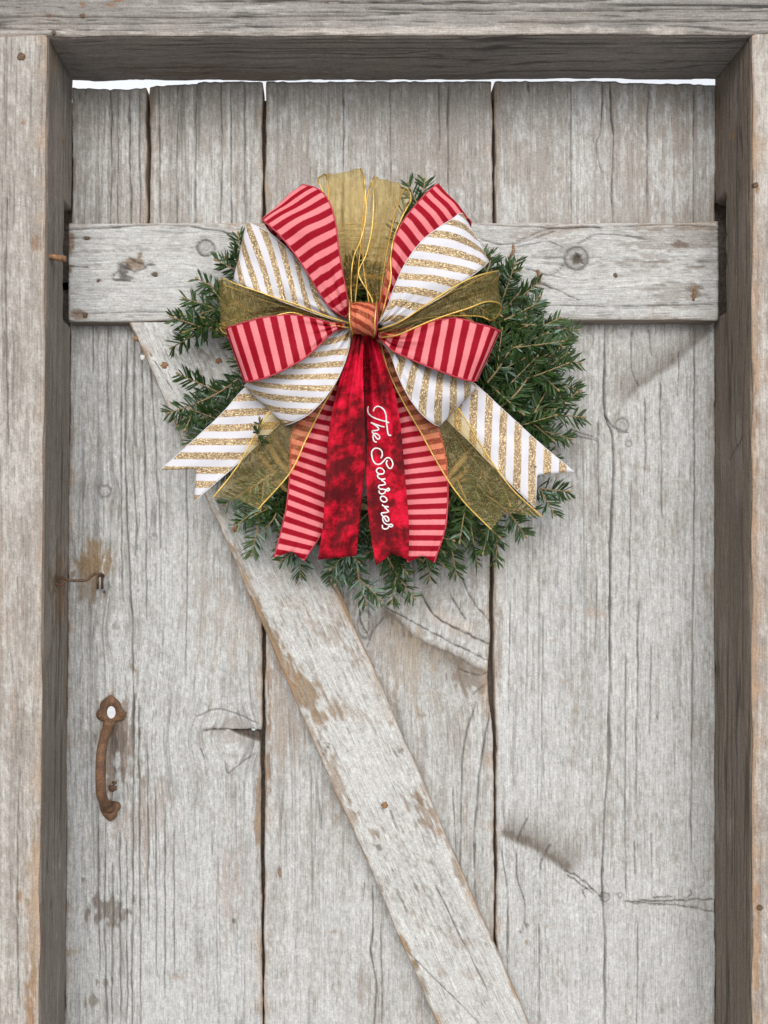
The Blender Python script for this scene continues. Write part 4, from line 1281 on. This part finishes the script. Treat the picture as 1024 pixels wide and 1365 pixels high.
def sprig(base, tip, seed, silver=.12, nside=None, nl=.0205, sag=None, side_len=.5):
    rng = np.random.RandomState(seed)
    base, tip = (base[0], base[1], base[2] * .82), (tip[0], tip[1], tip[2] * (.82 if tip[2] < .08 else 1))
    b, t = np.array(P(*base)), np.array(P(*tip))
    ln = np.linalg.norm(t - b)
    fwd = norm(t - b)
    facing = norm(np.array([0.0, -1.0, 0.0]) + .30 * rng.randn(3))
    sidev = norm(np.cross(fwd, facing))
    bow = (.07 * rng.randn() if sag is None else sag) * ln
    pts = [b, b + .35 * (t - b) + sidev * bow + np.array([0, -.006, 0]), b + .7 * (t - b) + sidev * bow * .8 + np.array([0, -.005, 0]), t]
    main = smooth_path(pts, 16)
    if nside is None:
        nside = int(ln / .048)
    twigs = [(main, 0.0)]
    for k in range(nside):
        f = .22 + .60 * (k + .5 * rng.rand()) / max(1, nside)
        p = cr(main, np.array([f * 15]))[0]
        s = 1 if (k + seed) % 2 else -1
        l2 = ln * (1 - f) * side_len * (0.8 + .5 * rng.rand()) + .012
        a = math.radians(44 + 10 * rng.randn())
        dv = norm(fwd * math.cos(a) + sidev * s * math.sin(a) + np.array([0, -.28 + .35 * rng.rand(), 0]))
        e = p + dv * l2
        twigs.append((smooth_path([p, p + dv * l2 * .5 + fwd * l2 * .06, e + fwd * l2 * .14], 10), .04))
    mb = MB()
    NV, NC = [], []
    for i, (tw, fs) in enumerate(twigs):
        r0 = .0017 if i == 0 else .0011
        mb.tube(tw, np.linspace(r0, .0007, len(tw)), 5)
        e, dv = tw[-1], norm(tw[-1] - tw[-2])
        mb.tube([e - dv * .001, e + dv * .0015, e + dv * .0035, e + dv * .005], np.array([.0008, .0017, .0014, .0003]), 6)
        v, c = needles_for(tw, rng, nl, facing, silver, fs)
        NV.append(v)
        NC.append(c)
    tw_o = mb.build('fir_sprig', M_TWIG, wreath)
    V, C = np.vstack(NV), np.vstack(NC)
    n = len(V) // 7
    q = (NF[None, :2, :] + 7 * np.arange(n)[:, None, None]).reshape(-1, 4)
    t3 = (NF[None, 2:, :3] + 7 * np.arange(n)[:, None, None]).reshape(-1, 3)
    fl = q.tolist() + t3.tolist()
    no = mesh_obj('needles', V, fl, M_NEEDLE, tw_o, False, None, C)
    no['kind'] = 'stuff'
    return n


# sprigs whose tips show round the edge: base, tip, share of silvery undersides
SPR = [
    ((546, 330, .05), (566, 240, .045), .05), ((535, 340, .04), (540, 275, .05), .1),
    ((352, 392, .05), (318, 312, .05), .05), ((345, 405, .045), (301, 345, .05), .1), ((340, 420, .05), (264, 372, .045), .06), ((335, 430, .05), (247, 398, .05), .06),
    ((330, 440, .055), (242, 420, .055), .05), ((318, 425, .06), (230, 463, .05), .06), ((350, 500, .045), (268, 524, .04), .06), ((325, 500, .05), (226, 550, .045), .06),
    ((335, 520, .05), (246, 560, .045), .06), ((340, 540, .045), (255, 590, .045), .1), ((350, 490, .05), (315, 480, .055), .06),
    ((352, 640, .05), (336, 738, .05), .45), ((365, 630, .05), (300, 672, .045), .5), ((345, 600, .05), (290, 640, .05), .5), ((400, 690, .05), (378, 745, .045), .4),
    ((420, 700, .05), (400, 766, .045), .5), ((430, 690, .05), (442, 772, .045), .35), ((470, 700, .05), (488, 804, .04), .4), ((505, 700, .055), (552, 796, .045), .06),
    ((480, 690, .05), (462, 775, .045), .4), ((545, 690, .05), (573, 770, .045), .05), ((590, 680, .05), (608, 764, .045), .05), ((625, 670, .05), (636, 752, .05), .05),
    ((640, 660, .05), (660, 752, .045), .05), ((640, 655, .05), (700, 714, .05), .05), ((670, 640, .055), (757, 655, .05), .08), ((670, 600, .05), (740, 612, .045), .06),
    ((660, 545, .06), (777, 556, .05), .04), ((660, 520, .06), (772, 520, .05), .04), ((655, 490, .06), (772, 484, .05), .05), ((650, 470, .06), (768, 440, .05), .06),
    ((640, 440, .06), (720, 402, .055), .08), ((640, 425, .055), (716, 378, .05), .1), ((632, 405, .05), (690, 348, .05), .06), ((625, 395, .05), (655, 335, .05), .06),
    ((640, 560, .06), (760, 585, .045), .05), ((620, 520, .06), (735, 500, .062), .05), ((625, 600, .06), (700, 660, .06), .06), ((560, 690, .06), (590, 735, .062), .05),
    ((610, 640, .06), (665, 715, .06), .06), ((525, 700, .05), (520, 770, .045), .1), ((370, 680, .055), (352, 705, .06), .3), ((640, 560, .065), (725, 455, .06), .03),
    ((640, 600, .065), (745, 530, .064), .03), ((632, 530, .065), (700, 425, .066), .05), ((640, 490, .06), (745, 425, .06), .05), ((345, 600, .066), (346, 560, .100), .1),
]
cnt = 0
for i, (b, t, sv) in enumerate(SPR):
    cnt += sprig(b, t, 1000 + i, sv)
rng = np.random.RandomState(42)
for i in range(130):
    a = 2 * math.pi * (i + .6 * rng.rand()) / 130
    r0 = 105 + 70 * rng.rand()
    r1 = min(r0 + 85 + 40 * rng.rand(), 214 + 14 * rng.rand())
    sw = .30 + .25 * rng.rand()
    bx, by = 500 + r0 * math.cos(a), 530 + r0 * math.sin(a)
    tx, ty = 500 + r1 * math.cos(a + sw), 530 + r1 * math.sin(a + sw)
    if tx < 320 and rng.rand() < .75:
        continue
    if ty > 690 and rng.rand() < .4:
        continue
    if tx < 335 and 420 < ty < 600:
        continue
    if ty > 690:
        tx, ty = bx + (tx - bx) * .82, by + (ty - by) * .82
    if ty < 330:
        continue
    cnt += sprig((bx, by, .03 + .03 * rng.rand()), (tx, ty, .022 + .034 * rng.rand()), 2000 + i, .06)
for i in range(12):      # dense heart behind the knot
    a = 2 * math.pi * i / 12
    cnt += sprig((490 + 70 * math.cos(a), 450 + 90 * math.sin(a), .04), (490 + 20 * math.cos(a + 1), 400 + 40 * math.sin(a + 1), .055), 3000 + i, .05, nside=2)
print('needles', cnt)

# ---------------------------------------------------------------- bow
bow = empty('ribbon_bow', P(486, 425, .09), 'big bow of red striped, white and gold, sheer gold and velvet ribbons on the wreath', 'bow')


def ribbon(name, secs, mat, slant=0.0, nu=64, nv=26, pleat=.0028, seed=1, notch=0.0, edge=None, er=.0009, bulge=0.0, rip=.0028, off=0.0, label=None, width=.058, wave=0.0, thick=True, us=1.0):
    """secs: (Ax, Ay, At, Bx, By, Bt) from the knot outward; A is the right-hand edge looking outward"""
    rng = np.random.RandomState(seed)
    se = []
    for s_ in secs:
        if len(s_) == 5:
            s_ = (s_[0], s_[1], s_[4], s_[2], s_[3], s_[4])
        se.append(np.concatenate([P(s_[0], s_[1], s_[2]), P(s_[3], s_[4], s_[5])]))
    se = np.array(se)
    n = len(se) - 1
    v = np.linspace(0, 1, nv)
    s = np.linspace(0, n, nu)
    S, Vv = np.meshgrid(s, v, indexing='ij')
    if notch:
        S = S * (1 - notch * (1 - np.abs(2 * Vv - 1)))
    AB = cr(se, S)
    A, B = AB[..., :3], AB[..., 3:]
    p = A + (B - A) * Vv[..., None]
    cen = cr(se, s)
    cm = (cen[:, :3] + cen[:, 3:]) / 2
    cum = np.concatenate([[0], np.cumsum(np.linalg.norm(np.diff(cm, axis=0), axis=1))])
    u = np.interp(S, s, cum)
    frac = u / cum[-1]
    w = np.linalg.norm(B - A, axis=-1)
    tight = np.clip(1 - w / (width * .95), 0, 1)
    k1, ph = 2.2 + rng.rand(), rng.rand() * 6
    disp = pleat * tight * np.sin(2 * np.pi * (Vv * k1) + ph) * np.sin(np.pi * np.clip(Vv, 0, 1)) ** .4
    disp += pleat * .45 * tight * np.sin(2 * np.pi * (Vv * k1 * 2.1) + ph * 2 + u * 60)
    disp += rip * (fbm(u / .028, Vv * 1.8, seed * 13, 3) - .5) * 2
    disp += .0020 * np.sin(2 * np.pi * (Vv * 1.15 + .35 * np.sin(u * 32 + ph)) + ph * 1.7) * np.clip(1.15 - frac * .6, .4, 1) * np.sin(np.pi * Vv) ** .5
    disp += wave * np.sin(u / .075 * 2 * np.pi + ph + Vv * 1.5)
    disp += bulge * 4 * Vv * (1 - Vv)
    p[..., 1] -= disp
    vm = Vv * np.maximum(w, width * .55)
    UV = np.stack([u * us + off + slant * vm, vm], -1)
    nu_, nv_ = S.shape
    idx = np.arange(nu_ * nv_).reshape(nu_, nv_)
    q = np.stack([idx[:-1, :-1], idx[1:, :-1], idx[1:, 1:], idx[:-1, 1:]], -1).reshape(-1, 4)
    o = mesh_obj(name, p.reshape(-1, 3), q, mat, bow, True, UV.reshape(-1, 2))
    if label:
        o['label'] = label
    if thick and mat is not M_GOLD:
        md = o.modifiers.new('cloth', 'SOLIDIFY')
        md.thickness = .0005
        md.offset = 0
    if edge is not None:
        mbx = MB()
        for col in (0, -1):
            pe = p[:, col, :]
            # a twisted wired edge
            dd = np.concatenate([[0], np.cumsum(np.linalg.norm(np.diff(pe, axis=0), axis=1))])
            m_ = max(10, int(dd[-1] / .0016))
            x = np.linspace(0, dd[-1], m_)
            pp = np.stack([np.interp(x, dd, pe[:, k]) for k in range(3)], -1)
            mbx.tube(pp, er * (1 + .22 * np.sin(np.arange(m_) * 2.4)), 5)
        mbx.build('wired_edge', edge, o)
    return o, p


RED = dict(mat=M_STRIPE, edge=M_REDCORD, er=.0010)
WHT = dict(mat=M_WHITE, slant=1.0, edge=M_WHITECORD, er=.0005)
GLD = dict(mat=M_GOLD, edge=M_CORD, er=.0010)

# ---- tails first, they lie underneath
ribbon('striped_tail', [(466, 442, 474, 442, .070), (440, 490, 465, 495, .076), (415, 535, 452, 545, .078), (390, 577, 444, 590, .078), (387, 620, 440, 640, .076), (382, 676, 436, 696, .080), (366, 743, 405, 748, .080)],
       seed=21, notch=.028, wave=.0015, off=.003, label='left red and pink striped tail', **RED)
ribbon('striped_tail', [(496, 445, 505, 445, .070), (513, 495, 535, 490, .076), (524, 545, 567, 535, .078), (531, 600, 590, 590, .078), (538, 650, 597, 645, .075), (543, 700, 594, 700, .080), (543, 750, 579, 750, .080)],
       seed=22, notch=.03, wave=.0015, off=.001, label='right red and pink striped tail', **RED)
ribbon('white_gold_tail', [(462, 440, 470, 444, .072), (420, 462, 440, 490, .076), (375, 488, 405, 530, .076), (330, 514, 378, 560, .076), (297, 550, 344, 592, .080), (262, 583, 308, 626, .082), (214, 627, 258, 669, .080)],
       seed=23, notch=.085, off=.008, label='left white and gold striped tail with a swallowtail end', **WHT)
ribbon('white_gold_tail', [(505, 450, 512, 446, .072), (545, 500, 570, 470, .076), (582, 545, 627, 507, .076), (625, 588, 672, 547, .080), (668, 632, 717, 588, .082), (714, 677, 765, 629, .082)],
       seed=24, notch=.095, off=.014, label='right white and gold striped tail with a swallowtail end', **WHT)
ribbon('sheer_gold_tail', [(463, 440, 470, 442, .084), (440, 470, 462, 478, .087), (405, 510, 447, 512, .090), (368, 538, 428, 546, .090), (343, 575, 408, 586, .088), (318, 620, 387, 630, .090), (284, 664, 344, 679, .090)],
       seed=25, notch=.02, rip=.002, label='left sheer gold tail', **GLD)
ribbon('sheer_gold_tail', [(505, 450, 510, 447, .084), (518, 495, 545, 480, .087), (540, 540, 587, 515, .090), (562, 578, 616, 552, .090), (585, 620, 647, 602, .088), (615, 665, 681, 650, .090), (655, 706, 723, 689, .090)],
       seed=26, notch=.06, rip=.002, label='right sheer gold tail', **GLD)
VEL = dict(mat=M_VELVET, pleat=.004, rip=.0022, nv=30)
ribbon('velvet_tail', [(474, 440, .094, 485, 441, .098), (462, 478, .095, 484, 480, .102), (448, 525, .095, 485, 525, .103), (438, 580, .096, 486, 575, .100), (434, 635, .098, 486, 622, .088), (431, 695, .096, 480, 690, .079), (424, 746, .092, 475, 741, .076)],
       seed=27, wave=.001, label='plain left velvet tail', **VEL)
vt, vp = ribbon('velvet_tail', [(485, 441, .078, 497, 440, .094), (486, 480, .074, 512, 478, .098), (486, 525, .074, 526, 522, .098), (489, 580, .080, 535, 576, .097), (488, 640, .089, 540, 636, .095), (492, 695, .090, 545, 692, .092), (501, 754, .088, 545, 746, .089)],
                seed=28, off=.31, notch=.035, wave=.0008, label='right velvet tail with white script lettering', **VEL)

# ---- embroidered script on the right velvet tail (traced strokes, reading downwards)
z5 = lambda *p: [(480 + x / 13.65, 530 + y / 13.65) for x, y in p]
z6 = lambda *p: [(490 + x / 12.4, 610 + y / 12.4) for x, y in p]
STROKES = [
    z5((150, 160), (138, 230), (160, 300), (225, 352), (310, 390), (400, 420), (470, 435), (530, 462)),
    z5((243, 250), (262, 195), (320, 160), (390, 182), (448, 245), (474, 330), (480, 420), (490, 520), (503, 620), (522, 682), (568, 690)),
    z5((445, 535), (380, 522), (290, 490), (198, 455), (262, 495), (325, 545), (338, 582), (300, 598), (228, 606), (218, 625)),
    z5((218, 625), (262, 680), (305, 745), (345, 755), (358, 715), (325, 672), (270, 655), (238, 690), (240, 750), (262, 798), (305, 812)),
    z5((378, 1105), (405, 1050), (392, 970), (330, 925), (260, 930), (215, 985), (215, 1060), (240, 1150), (290, 1208), (360, 1212), (420, 1165), (470, 1110), (525, 1095), (575, 1140), (597, 1210), (572, 1280), (530, 1285), (490, 1230), (480, 1180), (500, 1140)),
    z6((262, 268), (276, 228), (238, 182), (185, 174), (148, 212), (170, 258), (225, 275), (262, 268), (205, 275), (168, 292), (178, 330), (225, 358), (295, 352)),
    z6((295, 352), (235, 372), (275, 402), (294, 438), (250, 455), (195, 460), (183, 490), (205, 522)),
    z6((205, 522), (260, 525), (310, 530), (345, 508), (362, 530), (335, 552), (300, 545), (285, 582), (235, 602), (196, 580), (192, 545)),
    z6((240, 636), (288, 652), (322, 695), (298, 732), (250, 728), (216, 690), (222, 650), (245, 640)),
    z6((240, 778), (262, 798), (295, 810), (350, 815), (285, 820), (325, 862), (345, 892), (300, 910), (232, 918), (232, 945)),
    z6((232, 945), (280, 1000), (315, 1052), (350, 1040), (338, 990), (292, 968), (254, 1000), (262, 1055), (300, 1095), (350, 1112)),
    z6((350, 1112), (385, 1102), (415, 1122), (390, 1146), (352, 1128), (345, 1160), (298, 1182), (252, 1165), (244, 1112)),
]
vflat = vp.reshape(-1, 3)
vt_t = -vflat[:, 1]
vpx = PX0 + ((vflat[:, 0] * 1000 + 512) - PX0) / (1 - vt_t)
vpy = PY0 + ((1365 - (vflat[:, 2] - ZB) * 1000) - PY0) / (1 - vt_t)


def velvet_t(px, py):
    d = (vpx - px) ** 2 + (vpy - py) ** 2
    k = np.argpartition(d, 6)[:6]
    wgt = 1 / (d[k] + .05)
    return float((vt_t[k] * wgt).sum() / wgt.sum())


mb = MB()
for st in STROKES:
    pth = smooth_path(st, len(st) * 7)
    tt = np.array([velvet_t(x, y) for x, y in pth])
    tt = np.convolve(np.pad(tt, 3, mode='edge'), np.ones(7) / 7, 'valid')
    w3 = np.array([P(x, y, t_ + .0009) for (x, y), t_ in zip(pth, tt)])
    mb.tube(w3, 0.00092 * (1 + .14 * np.sin(np.arange(len(w3)) * 2.2)), 7, flat=.75)
mb.build('lettering', M_THREAD, vt)

# ---- loops, back to front; each goes out over a fold and back behind itself to the knot
K = lambda *a: list(a)
ribbon('sheer_gold_loop', [(470, 420, 464, 420, .094), (468, 382, 457, 386, .098), (471, 346, 452, 350, .102), (482, 316, 448, 316, .105), (488, 285, 440, 281, .106), (487, 252, 430, 255, .103), (485, 233, 424, 243, .096), (481, 223, 429, 235, .086), (486, 244, 436, 238, .075), (483, 300, 442, 300, .069), (472, 420, 464, 420, .066)],
       seed=31, pleat=.006, rip=.006, label='upper left sheer gold loop', **GLD)
ribbon('sheer_gold_loop', [(506, 430, 498, 418, .100), (514, 402, 494, 396, .104), (521, 372, 478, 366, .106), (521, 342, 488, 340, .106), (526, 314, 496, 305, .105), (538, 285, 498, 268, .102), (548, 265, 497, 245, .094), (541, 250, 499, 235, .083), (530, 275, 490, 262, .074), (515, 340, 484, 340, .069), (504, 420, 494, 420, .066)],
       seed=32, pleat=.006, rip=.006, label='upper right sheer gold loop', **GLD)
ribbon('white_gold_loop', [(466, 424, 464, 432, .088), (441, 402, 440, 425, .093), (415, 372, 405, 413, .098), (391, 340, 372, 400, .101), (366, 315, 342, 389, .102), (346, 303, 323, 381, .098), (331, 297, 313, 375, .088), (336, 302, 316, 377, .075), (380, 345, 360, 395, .067), (464, 424, 464, 430, .064)],
       seed=33, off=.004, bulge=.002, label='upper left white and gold striped loop', **WHT)
ribbon('striped_loop', [(466, 423, 462, 425, .094), (463, 396, 441, 411, .102), (457, 364, 425, 389, .109), (452, 334, 409, 362, .115), (448, 301, 391, 335, .119), (441, 274, 372, 312, .119), (430, 257, 357, 299, .112), (416, 249, 350, 293, .101), (402, 250, 352, 294, .087), (440, 290, 368, 318, .075), (466, 424, 463, 424, .068)],
       seed=34, bulge=.002, us=.83, label='upper left red and pink striped loop', **RED)
ribbon('striped_loop', [(508, 430, 503, 428, .094), (521, 412, 508, 396, .099), (538, 396, 515, 365, .102), (555, 374, 521, 335, .105), (571, 351, 532, 305, .107), (590, 329, 548, 281, .105), (607, 308, 566, 260, .099), (621, 290, 580, 248, .089), (627, 302, 584, 251, .077), (600, 330, 552, 300, .070), (508, 430, 503, 428, .066)],
       seed=35, bulge=.0015, us=.83, label='upper right red and pink striped loop', **RED)
ribbon('white_gold_loop', [(510, 436, 504, 432, .100), (530, 430, 515, 412, .107), (555, 416, 526, 382, .112), (582, 400, 540, 352, .116), (608, 383, 562, 322, .118), (630, 367, 587, 302, .116), (643, 357, 604, 291, .109), (650, 350, 613, 285, .097), (646, 352, 612, 292, .083), (590, 390, 555, 340, .074), (510, 436, 504, 432, .068)],
       seed=36, off=.012, bulge=.003, label='upper right white and gold striped loop', **WHT)
ribbon('white_gold_loop', [(462, 436, 468, 438, .090), (445, 445, 466, 460, .098), (422, 462, 460, 482, .104), (398, 478, 449, 507, .108), (372, 492, 433, 531, .110), (346, 503, 412, 552, .107), (333, 509, 392, 563, .099), (327, 513, 379, 567, .088), (332, 512, 388, 562, .077), (390, 480, 432, 525, .070), (464, 436, 468, 438, .066)],
       seed=37, off=.002, bulge=.002, label='lower left white and gold striped loop', **WHT)
ribbon('white_gold_loop', [(505, 452, 508, 448, .092), (520, 470, 535, 462, .099), (529, 497, 562, 476, .105), (543, 525, 587, 490, .108), (560, 549, 610, 501, .108), (575, 563, 626, 510, .102), (586, 568, 634, 517, .091), (582, 560, 630, 514, .079), (550, 520, 592, 490, .071), (506, 450, 508, 448, .067)],
       seed=38, off=.009, pleat=.004, bulge=.003, label='lower right white and gold striped loop', **WHT)
ribbon('sheer_gold_loop', [(466, 431, 466, 438, .104), (430, 419, 425, 430, .110), (390, 405, 390, 417, .112), (350, 391, 352, 428, .112), (318, 380, 318, 444, .107), (299, 372, 300, 444, .098), (293, 377, 294, 436, .086), (312, 384, 312, 440, .075), (380, 410, 380, 440, .068), (464, 430, 464, 438, .065)],
       seed=39, pleat=.003, rip=.0026, label='left sheer gold loop', **GLD)
ribbon('striped_loop', [(460, 432, 460, 436, .102), (440, 430, 444, 443, .110), (418, 424, 428, 458, .117), (395, 420, 408, 476, .123), (370, 421, 385, 490, .127), (340, 426, 360, 501, .127), (316, 433, 339, 507, .121), (303, 438, 327, 508, .109), (306, 440, 329, 507, .092), (350, 432, 365, 495, .080), (460, 433, 460, 436, .072)],
       seed=40, pleat=.004, rip=.0028, bulge=.002, us=.83, label='left red and pink striped loop', **RED)
ribbon('striped_loop', [(504, 449, 505, 444, .102), (522, 466, 530, 446, .110), (545, 478, 556, 436, .117), (570, 489, 582, 427, .122), (594, 498, 608, 424, .124), (616, 505, 635, 431, .122), (629, 508, 656, 437, .114), (635, 507, 665, 442, .100), (631, 505, 660, 439, .085), (580, 485, 600, 428, .076), (504, 448, 505, 444, .070)],
       seed=41, pleat=.004, bulge=.002, us=.83, label='right red and pink striped loop', **RED)
ribbon('sheer_gold_loop', [(508, 450, 504, 440, .108), (530, 447, 535, 428, .120), (560, 434, 570, 405, .127), (592, 421, 598, 387, .129), (622, 412, 625, 372, .127), (650, 402, 648, 364, .120), (668, 408, 664, 361, .104), (657, 427, 655, 364, .088), (632, 421, 630, 376, .077), (560, 425, 560, 410, .071), (506, 446, 504, 440, .067)],
       seed=42, pleat=.003, rip=.0026, label='right sheer gold loop', **GLD)
# ---- centre knot: a striped wrap with a sheer gold wrap over it
ribbon('knot_wrap', [(503, 412, .084, 467, 412, .084), (504, 404, .098, 467, 404, .098), (504, 406, .110, 467, 406, .110), (503, 415, .119, 467, 415, .118), (503, 428, .121, 467, 426, .120), (502, 440, .117, 469, 437, .116), (500, 448, .108, 472, 443, .108), (498, 448, .092, 474, 444, .092)],
       M_STRIPE, slant=.55, seed=43, pleat=.0035, rip=.0022, edge=M_REDCORD, er=.001, nv=34, off=.004, label='red striped wrap of the centre knot')
ribbon('sheer_knot_wrap', [(501, 411, .086, 466, 411, .086), (502, 402, .100, 466, 402, .100), (502, 404, .113, 466, 404, .113), (501, 415, .1225, 466, 415, .1215), (500, 428, .1245, 466, 426, .1235), (500, 441, .120, 468, 438, .119), (498, 449, .110, 471, 444, .110), (496, 449, .094, 473, 445, .094)],
       M_GOLD, seed=43, pleat=.0035, rip=.0022, edge=M_CORD, er=.0009, nv=34, label='sheer gold wrap of the centre knot')
